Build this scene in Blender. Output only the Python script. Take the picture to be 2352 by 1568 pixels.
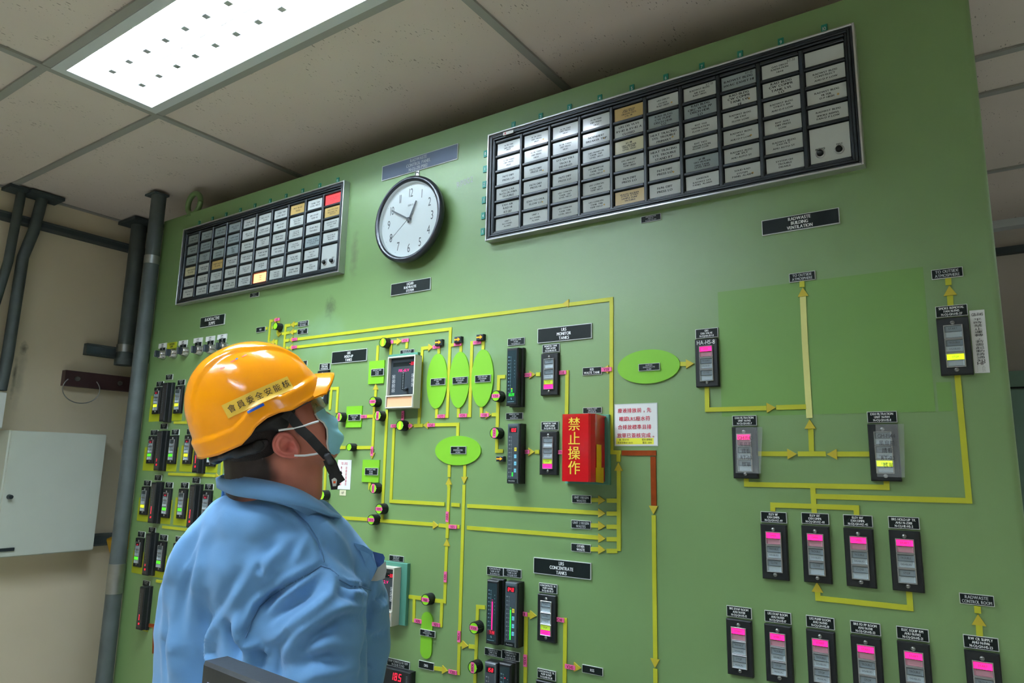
import bpy, bmesh, math, random
from mathutils import Vector, Matrix, noise
from mathutils.bvhtree import BVHTree

# ------------------------------------------------------------------ reset
for o in list(bpy.data.objects): bpy.data.objects.remove(o)
random.seed(4)
SC = bpy.context.scene
COL = SC.collection
CAMZ = 1.5          # eye height of the camera
PY = 1.5            # the control panel's face stands at y = 1.5
CEIL = 2.62

# ------------------------------------------------------------------ camera
cam = bpy.data.cameras.new('camera'); camo = bpy.data.objects.new('camera', cam); COL.objects.link(camo)
cam.sensor_width = 36.0; cam.lens = 36.0*1600.667/2352.0; cam.clip_start = 0.05
_r = Vector((0.82672404, 0.56229447, 0.01876945)); _u = Vector((0.08362004, -0.15579809, 0.98424318)); _b = Vector((0.55635874, -0.812128, -0.17582111))
m = Matrix((( _r.x, _u.x, _b.x, 0), (_r.y, _u.y, _b.y, 0), (_r.z, _u.z, _b.z, CAMZ), (0, 0, 0, 1)))
camo.matrix_world = m
SC.camera = camo

# ------------------------------------------------------------------ world, exposure
SC.view_settings.view_transform = 'Standard'; SC.view_settings.look = 'None'
SC.view_settings.gamma = 1.0; SC.view_settings.use_curve_mapping = False
SC.view_settings.exposure = 0.0
w = bpy.data.worlds.new('world'); SC.world = w; w.use_nodes = True
w.node_tree.nodes['Background'].inputs[0].default_value = (0.55, 0.6, 0.65, 1)
w.node_tree.nodes['Background'].inputs[1].default_value = 0.15
TUBE_POWER = 240.0
# positions (x, y of the fitting's centre) of the ceiling light in view, then unseen ones added as fill
LIGHTS = [(-1.56, 0.925), (-3.0+0.6, -1.2), (0.9, -1.2), (1.6, 0.6)]

# ------------------------------------------------------------------ helpers
def lin(c): return c/12.92 if c <= 0.04045 else ((c+0.055)/1.055)**2.4
def rgb(r, g, b): return (lin(r/255), lin(g/255), lin(b/255), 1)
MATS = {}
def mat(name, col=(128,128,128), rough=.5, metal=0., emit=None, es=1., var=0., vscale=8., bump=0., bscale=200., spec=.5, coat=0., trans=0., alpha=1., ior=1.45, sheen=0.):
    m = bpy.data.materials.new(name); m.use_nodes = True; nt = m.node_tree
    b = nt.nodes['Principled BSDF']; c = rgb(*col)
    b.inputs['Base Color'].default_value = c; b.inputs['Roughness'].default_value = rough; b.inputs['Metallic'].default_value = metal
    b.inputs['Specular IOR Level'].default_value = spec; b.inputs['Coat Weight'].default_value = coat; b.inputs['IOR'].default_value = ior
    b.inputs['Coat Roughness'].default_value = .08
    b.inputs['Transmission Weight'].default_value = trans; b.inputs['Alpha'].default_value = alpha
    b.inputs['Sheen Weight'].default_value = sheen
    if emit: b.inputs['Emission Color'].default_value = rgb(*emit); b.inputs['Emission Strength'].default_value = es
    if var or bump:
        tc = nt.nodes.new('ShaderNodeTexCoord')
        if var:
            n = nt.nodes.new('ShaderNodeTexNoise'); n.inputs['Scale'].default_value = vscale; n.inputs['Detail'].default_value = 5
            nt.links.new(tc.outputs['Object'], n.inputs['Vector'])
            r = nt.nodes.new('ShaderNodeMapRange'); r.inputs[1].default_value = .3; r.inputs[2].default_value = .7; r.inputs[3].default_value = 1-var; r.inputs[4].default_value = 1+var
            nt.links.new(n.outputs['Fac'], r.inputs[0])
            v = nt.nodes.new('ShaderNodeVectorMath'); v.operation = 'SCALE'; v.inputs[0].default_value = c[:3]
            nt.links.new(r.outputs[0], v.inputs['Scale']); nt.links.new(v.outputs[0], b.inputs['Base Color'])
        if bump:
            n = nt.nodes.new('ShaderNodeTexNoise'); n.inputs['Scale'].default_value = bscale; n.inputs['Detail'].default_value = 3
            nt.links.new(tc.outputs['Object'], n.inputs['Vector'])
            bu = nt.nodes.new('ShaderNodeBump'); bu.inputs['Strength'].default_value = bump; bu.inputs['Distance'].default_value = .002
            nt.links.new(n.outputs['Fac'], bu.inputs['Height']); nt.links.new(bu.outputs[0], b.inputs['Normal'])
    MATS[name] = m; return m
def spot(m, centre, size, col, amount=.8, nscale=30, hard=.35):
    """a stain or paler patch with a shape of its own: centre and half size in object metres"""
    nt = m.node_tree; b = nt.nodes['Principled BSDF']
    tc = nt.nodes.new('ShaderNodeTexCoord'); mp = nt.nodes.new('ShaderNodeMapping'); mp.vector_type = 'POINT'
    mp.inputs['Location'].default_value = [-c/s for c, s in zip(centre, size)]; mp.inputs['Scale'].default_value = [1/s for s in size]
    nt.links.new(tc.outputs['Object'], mp.inputs['Vector'])
    ln = nt.nodes.new('ShaderNodeVectorMath'); ln.operation = 'LENGTH'; nt.links.new(mp.outputs[0], ln.inputs[0])
    n = nt.nodes.new('ShaderNodeTexNoise'); n.inputs['Scale'].default_value = nscale; n.inputs['Detail'].default_value = 5
    nt.links.new(tc.outputs['Object'], n.inputs['Vector'])
    ad = nt.nodes.new('ShaderNodeMath'); ad.operation = 'MULTIPLY_ADD'; ad.inputs[1].default_value = 1.2; nt.links.new(n.outputs['Fac'], ad.inputs[0]); nt.links.new(ln.outputs['Value'], ad.inputs[2])
    mr = nt.nodes.new('ShaderNodeMapRange'); mr.inputs[1].default_value = 1.35; mr.inputs[2].default_value = 1.35-hard*2; mr.inputs[3].default_value = 0; mr.inputs[4].default_value = amount
    nt.links.new(ad.outputs[0], mr.inputs[0])
    mx = nt.nodes.new('ShaderNodeMix'); mx.data_type = 'RGBA'; nt.links.new(mr.outputs[0], mx.inputs[0])
    src = b.inputs['Base Color']
    if src.is_linked: nt.links.new(src.links[0].from_socket, mx.inputs[6])
    else: mx.inputs[6].default_value = src.default_value
    mx.inputs[7].default_value = rgb(*col); nt.links.new(mx.outputs[2], src)

class MB:
    """collects shapes in one mesh; coordinates local to the object's origin"""
    def __init__(s): s.v = []; s.f = []; s.m = []; s.mi = []; s.sm = []
    def slot(s, name):
        if name not in s.m: s.m.append(name)
        return s.m.index(name)
    def add(s, vs, fs, mt, smooth=False):
        k = len(s.v); s.v += [tuple(v) for v in vs]; i = s.slot(mt)
        for f in fs: s.f.append([k+q for q in f]); s.mi.append(i); s.sm.append(smooth)
    def box(s, x0, x1, y0, y1, z0, z1, mt, ch=0.):
        """ch chamfers the edges of the y0 (front) face"""
        if ch:
            a = [(x0,y1,z0),(x1,y1,z0),(x1,y1,z1),(x0,y1,z1),(x0,y0+ch,z0),(x1,y0+ch,z0),(x1,y0+ch,z1),(x0,y0+ch,z1),(x0+ch,y0,z0+ch),(x1-ch,y0,z0+ch),(x1-ch,y0,z1-ch),(x0+ch,y0,z1-ch)]
            s.add(a, [(0,3,2,1),(0,1,5,4),(1,2,6,5),(2,3,7,6),(3,0,4,7),(4,5,9,8),(5,6,10,9),(6,7,11,10),(7,4,8,11),(8,9,10,11)], mt)
        else:
            a = [(x0,y0,z0),(x1,y0,z0),(x1,y1,z0),(x0,y1,z0),(x0,y0,z1),(x1,y0,z1),(x1,y1,z1),(x0,y1,z1)]
            s.add(a, [(0,3,2,1),(4,5,6,7),(0,1,5,4),(1,2,6,5),(2,3,7,6),(3,0,4,7)], mt)
    def frame(s, x0, x1, z0, z1, w, y0, y1, mt, ch=0.):
        s.box(x0, x0+w, y0, y1, z0, z1, mt, ch); s.box(x1-w, x1, y0, y1, z0, z1, mt, ch)
        s.box(x0+w, x1-w, y0, y1, z0, z0+w, mt, ch); s.box(x0+w, x1-w, y0, y1, z1-w, z1, mt, ch)
    def quad(s, x0, x1, z0, z1, y, mt): s.add([(x0,y,z0),(x1,y,z0),(x1,y,z1),(x0,y,z1)], [(0,1,2,3)], mt)
    def tube(s, p, q, r0, r1, mt, n=16, caps=True, smooth=True):
        p = Vector(p); q = Vector(q); d = (q-p).normalized(); a = d.orthogonal().normalized(); b = d.cross(a)
        vs = []
        for c, r in ((p, r0), (q, r1)):
            for i in range(n): t = 2*math.pi*i/n; vs.append(c+(a*math.cos(t)+b*math.sin(t))*r)
        s.add(vs, [(i, (i+1)%n, n+(i+1)%n, n+i) for i in range(n)], mt, smooth)
        if caps: s.add(vs, [tuple(reversed(range(n))), tuple(range(n, 2*n))], mt)
    def path(s, pts, r, mt, n=8):
        pts = [Vector(p) for p in pts]; vs = []; prev = None
        for i, p in enumerate(pts):
            d = (pts[min(i+1, len(pts)-1)]-pts[max(i-1, 0)]).normalized()
            a = d.orthogonal().normalized() if prev is None else (prev-d*prev.dot(d)).normalized(); prev = a; b = d.cross(a)
            for k in range(n): t = 2*math.pi*k/n; vs.append(p+(a*math.cos(t)+b*math.sin(t))*r)
        fs = [(i*n+k, i*n+(k+1)%n, (i+1)*n+(k+1)%n, (i+1)*n+k) for i in range(len(pts)-1) for k in range(n)]
        s.add(vs, fs, mt, True); s.add(vs, [tuple(reversed(range(n))), tuple(range(len(vs)-n, len(vs)))], mt)
    def lathe_y(s, prof, cx, cz, mt, n=48, smooth=True):
        """prof: (radius, y) pairs turned about the y axis"""
        vs = []
        for r, y in prof:
            for i in range(n): t = 2*math.pi*i/n; vs.append((cx+r*math.cos(t), y, cz+r*math.sin(t)))
        s.add(vs, [(j*n+i, (j+1)*n+i, (j+1)*n+(i+1)%n, j*n+(i+1)%n) for j in range(len(prof)-1) for i in range(n)], mt, smooth)
    def disc(s, r, cx, y, cz, mt, n=32):
        s.add([(cx+r*math.cos(2*math.pi*i/n), y, cz+r*math.sin(2*math.pi*i/n)) for i in range(n)], [tuple(range(n))], mt)
    def prism(s, pts, y0, y1, mt):
        """pts: (x, z) counter-clockwise seen from the front (-y)"""
        n = len(pts); vs = [(x, y0, z) for x, z in pts]+[(x, y1, z) for x, z in pts]
        s.add(vs, [tuple(range(n)), tuple(reversed(range(n, 2*n)))]+[(i, n+i, n+(i+1)%n, (i+1)%n) for i in range(n)], mt)
    def mesh(s, name):
        me = bpy.data.meshes.new(name); me.from_pydata(s.v, [], s.f)
        for k in s.m: me.materials.append(MATS[k])
        me.polygons.foreach_set('material_index', s.mi); me.polygons.foreach_set('use_smooth', s.sm); me.update(); return me
    def build(s, name, parent=None, loc=(0,0,0), label=None):
        return link(name, s.mesh(name), parent, loc, label)
def link(name, me, parent=None, loc=(0,0,0), label=None):
    o = bpy.data.objects.new(name, me); COL.objects.link(o); o.location = loc
    if parent: o.parent = parent
    if label: o['label'] = label
    return o
def tag(o, label, cat, group=None):
    o['label'] = label; o['category'] = cat
    if group: o['group'] = group
    return o
def structure(o): o['kind'] = 'structure'; return o
def empty(name, loc, label, cat, group=None):
    o = bpy.data.objects.new(name, None); o.empty_display_size = .02; COL.objects.link(o); o.location = loc
    return tag(o, label, cat, group)

# ------------------------------------------------------------------ lettering
GL = {}
def make_glyphs(chars, res):
    for c in chars:
        if c in GL or c == ' ': continue
        cu = bpy.data.curves.new('g', 'FONT'); cu.body = c; cu.resolution_u = res; cu.fill_mode = 'FRONT'
        o = bpy.data.objects.new('g', cu); COL.objects.link(o)
        dg = bpy.context.evaluated_depsgraph_get(); me = o.evaluated_get(dg).to_mesh()
        vs = [(v.co.x, v.co.y) for v in me.vertices]; fs = [tuple(p.vertices) for p in me.polygons]
        if vs:
            mn = min(v[0] for v in vs); mxx = max(v[0] for v in vs)
            GL[c] = ([(x-mn, y) for x, y in vs], fs, mxx-mn)
        bpy.data.objects.remove(o); bpy.data.curves.remove(cu)
def text(mb, s, cx, cz, h, mt, y, maxw=None, sx=.85, bold=0., ang=0., fn=None):
    """one line of lettering, capital height h, centred; a flat print at depth y (facing -y)"""
    k = h/.694; gap = .10; w = 0; lay = []
    for ch in s:
        if ch == ' ': w += .36; continue
        g = GL[ch]; cjk = ord(ch) > 0x2e00
        a = .95 if cjk else g[2]
        lay.append((ch, w+((a-g[2])/2 if cjk else 0))); w += a+gap
    w -= gap; W = w*k*sx
    if maxw and W > maxw: sx *= maxw/W; W = maxw
    ca, sa = math.cos(ang), math.sin(ang)
    for ch, off, dx in [(c_, o_, d_) for c_, o_ in lay for d_ in ((-bold*h, bold*h) if bold else (0.,))]:
        vs, fs, _ = GL[ch]; out = []
        for px, py in vs:
            X = (off+px)*k*sx-W/2+dx; Z = (py-.36)*k
            X, Z = X*ca-Z*sa, X*sa+Z*ca
            out.append((cx+X, y-(.00015 if dx > 0 else 0), cz+Z) if fn is None else fn(cx+X, cz+Z))
        mb.add(out, fs, mt)
SEG = {'0':'abcdef','1':'bc','2':'abged','3':'abgcd','4':'fgbc','5':'afgcd','6':'afgedc','7':'abc','8':'abcdefg','9':'abcdfg','-':'g'}
def digits(mb, s, x1, cz, h, mt, y, slant=.12):
    """seven-segment figures, right-aligned at x1"""
    w = h*.5; t = h*.13; x = x1; g = h*.03
    for ch in reversed(s):
        if ch == '.':
            x -= h*.10; mb.quad(x, x+t*1.2, cz-h/2, cz-h/2+t*1.2, y, mt); continue
        x -= w+h*.18
        def q(a, b, c, d): mb.add([(x+p+(r-.0)*slant, y, cz+r) for p, r in ((a, c), (b, c), (b, d), (a, d))], [(0,1,2,3)], mt)
        H = h/2
        for k in SEG[ch]:
            if k == 'a': q(g, w-g, H-t, H)
            if k == 'd': q(g, w-g, -H, -H+t)
            if k == 'g': q(g, w-g, -t/2, t/2)
            if k == 'b': q(w-t, w, g, H-g)
            if k == 'c': q(w-t, w, -H+g, -g)
            if k == 'f': q(0, t, g, H-g)
            if k == 'e': q(0, t, -H+g, -g)
PLATES = [
    (-1.7236, 0.3488, -1.5656, 0.3102, 'LRS|HOLD-UP|TANKS', 'large black sign reading LRS HOLD-UP TANKS right of the yellow helmet', 'big', 0.004),
    (-0.9451, 0.3502, -0.7884, 0.3122, 'LRS|MONITOR|TANKS', 'large black sign reading LRS MONITOR TANKS above the two pump switches', 'big', 0.004),
    (-0.9485, -0.2182, -0.7913, -0.2555, 'LRS|CONCENTRATE|TANKS', 'large black sign reading LRS CONCENTRATE TANKS', 'big', 0.004),
    (-0.373, 0.5351, -0.2183, 0.5013, 'RADWASTE|BUILDING|VENTILATION', 'large black sign reading RADWASTE BUILDING VENTILATION under the big alarm board', 'big', 0.004),
    (-1.4771, 0.5401, -1.3183, 0.503, 'LIQUID|RADWASTE|SYSTEM', 'black sign reading LIQUID RADWASTE SYSTEM below the wall clock', 'big', 0.004),
    (-1.5435, 0.9391, -1.2331, 0.8892, 'RADWASTE|CONTROL PANEL|N-OJ-ZR-P002', 'wide slate blue sign reading RADWASTE CONTROL PANEL above the clock', 'blue', 0.004),
    (-2.4845, 0.5406, -2.3281, 0.5005, 'RADIOACTIVE|SUMPS', 'black sign reading RADIOACTIVE SUMPS above the row of chrome key switches', 'big', 0.004),
    (-0.3224, 0.4087, -0.2711, 0.39, 'TO OUTSIDE|ATMOSPHERE', 'small black sign TO OUTSIDE ATMOSPHERE on top of the pale yellow bar', 'small', 0.004),
    (-0.067, 0.3797, -0.0168, 0.3612, 'TO OUTSIDE|ATMOSPHERE', 'small black sign TO OUTSIDE ATMOSPHERE above the SMOKE REMOVAL fan switch', 'small', 0.004),
    (-0.8142, 0.2406, -0.7623, 0.2217, 'RSS|WASTE TANK', 'small black sign reading RSS WASTE TANK beside tag V331', 'small', 0.004),
    (-0.8427, -0.065, -0.7911, -0.0836, 'UNIT 1 REGEN|WASTES', 'small black sign reading UNIT 1 REGEN WASTES below the red cover', 'small', 0.004),
    (-0.8442, -0.1236, -0.7921, -0.1427, 'UNIT 2 REGEN|WASTES', 'small black sign reading UNIT 2 REGEN WASTES between two yellow pipe lines', 'small', 0.004),
    (-0.8443, -0.1773, -0.7925, -0.1955, 'OTHER|WASTE', 'small black sign reading OTHER WASTE above LRS CONCENTRATE TANKS', 'small', 0.004),
    (-0.8145, -0.4422, -0.7622, -0.4594, 'RSS', 'small black sign reading RSS right of tag V245', 'small', 0.004),
    (-1.3063, -0.5118, -1.2537, -0.5306, 'DRS', 'small black sign left of tag V205 at the bottom edge', 'small', 0.004),
    (-0.8131, 0.1428, -0.7627, 0.1284, 'MONITOR TANKS|DISCH FLOW|N-OJ-HB-FIK-85', 'small black sign reading MONITOR TANKS DISCH FLOW just above the red cover', 'small', 0.004),
    (-0.0685, -0.2032, -0.0184, -0.2208, 'RADWASTE|CONTROL ROOM', 'small black sign reading RADWASTE CONTROL ROOM at lower right', 'small', 0.004),
    (-0.6545, 0.5984, -0.6041, 0.5826, 'ANNUNCIATOR|DISPLAY|N-OJ-RK-UA-929', 'tiny black ANNUNCIATOR DISPLAY plate under the larger alarm board', 'small', 0.004),
    (-2.1851, 0.6001, -2.1338, 0.5841, 'ANNUNCIATOR|DISPLAY|N-OJ-RK-UA-928', 'tiny black plate under the smaller left alarm board', 'small', 0.004),
    (-2.1307, 0.4682, -2.0804, 0.45, 'RSS', 'small black sign left of the first green knob above the helmet', 'small', 0.004),
    (-1.9026, 0.4672, -1.8522, 0.4487, 'NON-REGEN|RECOVERY', 'upper of two small black signs feeding arrows above the helmet', 'small', 0.004),
    (-1.9028, 0.4403, -1.8527, 0.4221, 'REGEN DRAIN|PUMP|N-F002', 'lower of two small black signs feeding arrows above the helmet', 'small', 0.004),
    (-1.3027, -0.432, -1.2504, -0.4479, 'DISPOSABLE|ADSORPTION BED|N-Z018', 'small black sign across the green capsule', 'small', 0.008),
    (-1.5399, 0.2816, -1.4871, 0.2606, 'HOLD-UP TANK|FILTER|N-F001', 'small black sign on the green square above knob V084', 'small', 0.008),
    (-1.628, 0.1464, -1.5748, 0.1273, 'HOLD-UP TANK|PREFILTER|N-F006', 'small black sign on the green square between knobs V080', 'small', 0.008),
    (-1.5429, -0.013, -1.4899, -0.0339, 'HOLD-UP TANK|FILTER|N-F002', 'small black sign on the green square below tag V091', 'small', 0.008),
    (-1.3003, 0.2394, -1.2469, 0.2201, 'ADSORPTION|UNIT|N-D001', 'small black sign on the leftmost of three upright green ovals', 'small', 0.008),
    (-1.2206, 0.2388, -1.1676, 0.2198, 'MIXED BED ION|EXCHANGER|N-D002', 'small black sign on the middle upright green oval', 'small', 0.008),
    (-1.1424, 0.2395, -1.0903, 0.2202, 'MIXED BED ION|EXCHANGER|N-D003', 'small black sign on the right upright green oval', 'small', 0.008),
    (-1.2188, 0.0498, -1.1658, 0.0294, 'LRS|EVAPORATOR|N-Z002', 'small black sign on the wide green oval reading LRS EVAPORATOR', 'small', 0.008),
    (-0.6643, 0.2391, -0.6123, 0.2224, 'GASEOUS|RADWASTE SYS|N-Z014', 'small black sign on the wide green oval reading GASEOUS RADWASTE SYS', 'small', 0.008),
    (-1.427, 0.3321, -1.3717, 0.3141, 'HOLD-UP TKS TO|ION BEDS/FLOW|N-OJ-HB-FIK-61', 'small black sign atop the upper grey controller', 'small', 0.004),
    (-1.4313, -0.253, -1.3772, -0.2684, 'EVAP DIST TO|DISCH FLOW|N-OJ-HB-FIK-62', 'small black sign atop the lower grey controller', 'small', 0.004),
    (-1.0396, 0.3324, -0.9863, 0.3135, 'MONITOR TANK|N-T018|N-OJ-HB-LI-74', 'small black sign N-T018 above the black bar meter with green digits', 'small', 0.004),
    (-1.0404, 0.1358, -0.988, 0.1186, 'MONITOR TANK|N-T020|N-OJ-HB-LI-75', 'small black sign N-T020 above the clear-fronted bar meter', 'small', 0.004),
    (-1.09, -0.2523, -1.0388, -0.273, 'CONCENTRATE|TANK N-T017|N-OJ-HB-LI-46', 'left of two joined CONCENTRATE TANK plates above the pink bar meter', 'small', 0.004),
    (-1.0382, -0.2517, -0.9847, -0.2714, 'CONCENTRATE|TANK N-T017|N-OJ-HB-TI-47', 'right of two joined CONCENTRATE TANK plates above the tall green bar meter', 'small', 0.004),
    (-1.0909, -0.4473, -1.0391, -0.4645, 'CONCENTRATE|TANK N-T018|N-OJ-HB-LI-49', 'left of two joined plates above the meter reading 15.8', 'small', 0.004),
    (-1.0385, -0.4443, -0.9862, -0.4651, 'CONCENTRATE|TANK N-T018|N-OJ-HB-TI-50', 'right of two joined plates above the lowest black meter', 'small', 0.004),
    (-1.4204, -0.5232, -1.3384, -0.5423, 'EVAP COND/CLD IN TEMP|N-OJ-HE-TI-94D', 'black sign above the digital meter reading 18.5', 'small', 0.004),
    (-1.7696, -0.0861, -1.7392, -0.1118, 'EVAP|NE-18', 'small black sign touching the plain green knob above the shirt collar', 'small', 0.004),
    (-1.6317, -0.2161, -1.5761, -0.2358, 'EVAP|PUMP', 'small black sign peeking over the blue shoulder', 'small', 0.004),
    (-1.9046, 0.3305, -1.8433, 0.3118, 'EVAP|FEED', 'small black sign mostly behind the helmet top', 'small', 0.004),
]

SWITCHES = [
    (-0.9309, 0.2826, 'm', 'START|TROUBLE/DISABLED|STOP/MANUAL', 'MONITOR TANK|PUMP N-F009|N-OJ-HB-HS-78', 'three-button switch for MONITOR TANK PUMP N-F009, pink MANUAL lit, right of tag V350'),
    (-0.9317, 0.0865, 'm', 'START|TROUBLE/DISABLED|STOP/MANUAL', 'MONITOR TANK|PUMP N-F008|N-OJ-HB-HS-78', 'three-button switch for MONITOR TANK PUMP N-F008 just left of the red cover'),
    (-0.9328, -0.3005, 'm', 'START|TROUBLE/DISABLED|STOP/MANUAL', 'CONCENTRATE TK|PUMP N-F006|N-OJ-HB-HS-57', 'three-button switch under LRS CONCENTRATE TANKS, pink MANUAL lit, left of V241'),
    (-0.9348, -0.4944, 'm', 'START|TROUBLE/DISABLED|STOP/MANUAL', 'CONCENTRATE TK|PUMP N-F007|N-OJ-HB-HS-58', 'switch for CONCENTRATE TANK PUMP N-F007 cut off by the bottom edge'),
    (-0.5275, 0.2846, 't', 'OPEN/|TROUBLE/DISABLED|CLOSE/', 'GRS|EXH VALVE|N-OJ-HA-RV-8', 'three-button switch marked HA-HS-8 with pink OPEN light'),
    (-0.4524, 0.0898, 't', 'START/|TROUBLE/DISABLED|STOP/', 'EXH FILTRATION|UNIT N-F143|N-OJ-GH-HS-7', 'switch for EXH FILTRATION UNIT N-F143 under a clear flap, pink light on top'),
    (-0.1934, 0.0914, 'b', 'START/|TROUBLE/DISABLED|STOP/', 'EXH FILTRATION|UNIT N-F144|N-OJ-GH-HS-11', 'switch for EXH FILTRATION UNIT N-F144 under a clear flap, green STOP lit'),
    (-0.0658, 0.2841, 'b', 'START/|TROUBLE/DISABLED|STOP/', 'SMOKE REMOVAL|FAN N-F145|N-OJ-GH-HS-27', 'switch for SMOKE REMOVAL FAN N-F145 with yellow STOP lit beside white strip notice'),
    (-0.4017, -0.1059, 't', 'OPEN/|TROUBLE/DISABLED|CLOSE/', "ELEV 118'|EXH DMPR|N-OJ-GH-HZ-49", 'leftmost of the three ELEV switches with pink OPEN lights'),
    (-0.3232, -0.1041, 't', 'OPEN/|TROUBLE/DISABLED|CLOSE/', "ELEV 135'|EXH DMPR|N-OJ-GH-HZ-48", 'middle of the three ELEV switches, over the arrow tip'),
    (-0.2472, -0.1039, 't', 'OPEN/|TROUBLE/DISABLED|CLOSE/', "ELEV 100'|EXH DMPR|N-OJ-GH-HZ-45", 'right one of the three ELEV switches, with a chipped plate'),
    (-0.1706, -0.103, 't', 'START/|TROUBLE/DISABLED|STOP/', 'BRS HOLD-UP TK|AHU N-Z001|N-OJ-HE-HS-2', 'switch under the BRS HOLD-UP TK plate with pink START light'),
    (-0.4784, -0.2978, 't', 'START/|TROUBLE/DISABLED|STOP/MANUAL', 'BRS EVAP ROOM|AHU N-F138|N-OJ-GH-HS-15', 'switch under the BRS EVAP ROOM plate in the bottom row'),
    (-0.4025, -0.2978, 't', 'START/|TROUBLE/DISABLED|STOP/MANUAL', 'LRS EVAP ROOM|AHU N-F139|N-OJ-GH-HS-17', 'switch under the LRS EVAP ROOM plate in the bottom row'),
    (-0.3245, -0.2972, 't', 'START/|TROUBLE/DISABLED|STOP/MANUAL', 'LRS PUMP ROOM|AHU N-F140|N-OJ-GH-HS-19', 'switch under the LRS PUMP ROOM plate in the bottom row'),
    (-0.2466, -0.2967, 't', 'START/|TROUBLE/DISABLED|STOP/MANUAL', 'BRS FD PP ROOM|AHU N-F141|N-OJ-GH-HS-33', 'switch under the BRS FD PP ROOM plate in the bottom row'),
    (-0.1703, -0.2961, 't', 'START/|TROUBLE/DISABLED|STOP/MANUAL', 'ELEC EQUIP RM|AHU N-F142|N-OJ-GH-HS-21', 'switch under the ELEC EQUIP RM plate in the bottom row'),
    (-0.0685, -0.296, 't', 'START/|TROUBLE/DISABLED|STOP/MANUAL', 'RW CR SUPPLY|AHU N-F146|N-OJ-GH-HS-23', 'switch under the RW CR SUPPLY plate at the lower right corner'),
    (-1.7806, 0.2899, 'n', 'START/|TROUBLE/DISABLED|STOP/', 'LRS EVAP FD|PUMP N-F003|N-OJ-HB-HS-40', 'switch mostly hidden behind the brim of the yellow helmet'),
    (-2.753, 0.2824, 'ry', 'START/|TROUBLE/|STOP/', 'SUMP PUMP|N-OJ-HJ|HS', 'black first sump switch of the top row, beside the grey upright'),
    (-2.6013, 0.2809, 'ny', 'START/|TROUBLE/|STOP/', 'SUMP PUMP|N-OJ-HJ|HS', 'black second sump switch of the top row, just right of its dark bar meter'),
    (-2.4943, 0.279, 'ny', 'START/|TROUBLE/|STOP/', 'SUMP PUMP|N-OJ-HJ|HS', 'black third sump switch of the top row, half hidden by the helmet'),
    (-2.7564, 0.0896, 'rg', 'START/|TROUBLE/|STOP/', 'SUMP PUMP|N-OJ-HJ|HS', 'black first sump switch of the second row, beside the grey upright'),
    (-2.6066, 0.0897, 'ng', 'START/|TROUBLE/|STOP/', 'SUMP PUMP|N-OJ-HJ|HS', 'black second sump switch of the second row, unlit at its top'),
    (-2.5038, 0.0908, 'ry', 'START/|TROUBLE/|STOP/', 'SUMP PUMP|N-OJ-HJ|HS', 'black third sump switch of the second row, red dot and yellow light'),
    (-2.352, 0.0844, 'ng', 'START/|TROUBLE/|STOP/', 'SUMP PUMP|N-OJ-HJ|HS', 'black fourth sump switch of the second row, just under the helmet rim'),
    (-2.766, -0.1062, 'ny', 'START/|TROUBLE/|STOP/', 'SUMP PUMP|N-OJ-HJ|HS', 'black first sump switch of the third row, nearest the grey upright'),
    (-2.6121, -0.1091, 'rg', 'START/|TROUBLE/|STOP/', 'SUMP PUMP|N-OJ-HJ|HS', 'black second sump switch of the third row, faint red over green'),
    (-2.5078, -0.1067, 'ng', 'START/|TROUBLE/|STOP/', 'SUMP PUMP|N-OJ-HJ|HS', 'black third sump switch of the third row, left of the meter by the shirt'),
    (-2.3535, -0.1074, 'rn', 'START/|TROUBLE/|STOP/', 'SUMP PUMP|N-OJ-HJ|HS', 'black third-row sump switch partly under the blue shirt'),
    (-2.769, -0.3003, 'rg', 'START/|TROUBLE/|STOP/', 'SUMP PUMP|N-OJ-HJ|HS', 'black first sump switch of the fourth row, red dot above green light'),
    (-2.6121, -0.3016, 'ng', 'START/|TROUBLE/|STOP/', 'SUMP PUMP|N-OJ-HJ|HS', 'black second sump switch of the fourth row, green light only'),
    (-2.5076, -0.3006, 'ny', 'START/|TROUBLE/|STOP/', 'SUMP PUMP|N-OJ-HJ|HS', 'black sump switch of the fourth row cut by the blue back'),
]

METERS = [
    (-1.0235, 0.3017, 'black', 'green', 0.08, '10.09', 1, 'tall black bar meter with green digits left of tag V350'),
    (-1.0169, 0.1066, 'clear', 'green', 0.1, '10.0', 0, 'clear-fronted bar meter with red digits left of tag V369'),
    (-1.0697, -0.28, 'black', 'pink', 0.72, '71.4', 0, 'black bar meter with a long pink bar under LRS CONCENTRATE area'),
    (-1.0149, -0.2788, 'clear', 'green', 0.7, '84.8', 0, 'clear-fronted bar meter with a long green bar and red digits 84.8'),
    (-1.0713, -0.4713, 'clear', 'none', 0, '15.8', 0, 'clear-fronted meter reading 15.8 at the bottom edge'),
    (-1.0277, -0.4671, 'black', 'dot', 0, '', 0, 'black meter with red dots beside the 15.8 meter at the bottom edge'),
    (-2.6592, 0.2943, 'dark', 'none', 0, '', 2, 'dark sump bar meter in the top row beside the first switch'),
    (-2.661, 0.1078, 'dark', 'red', 0.12, '88', 2, 'dark sump bar meter with red digits, left one in the second row'),
    (-2.4028, 0.1047, 'dark', 'redb', 0.3, '88', 2, 'dark sump bar meter with a red bar under the helmet, second row'),
    (-2.6627, -0.0871, 'dark', 'redb', 0.3, '88', 2, 'dark sump bar meter with a red bar, left one in the third row'),
    (-2.4053, -0.0882, 'dark', 'redb', 0.32, '88', 2, 'dark sump bar meter beside the blue shirt in the third row'),
    (-2.6632, -0.2758, 'dark', 'red', 0.08, '88', 2, 'dark sump bar meter in the fourth row, red digits near its foot'),
    (-2.6657, -0.4675, 'dark', 'redb', 0.22, '88', 2, 'lone dark sump bar meter in the lowest row by the brown line'),
]

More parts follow.
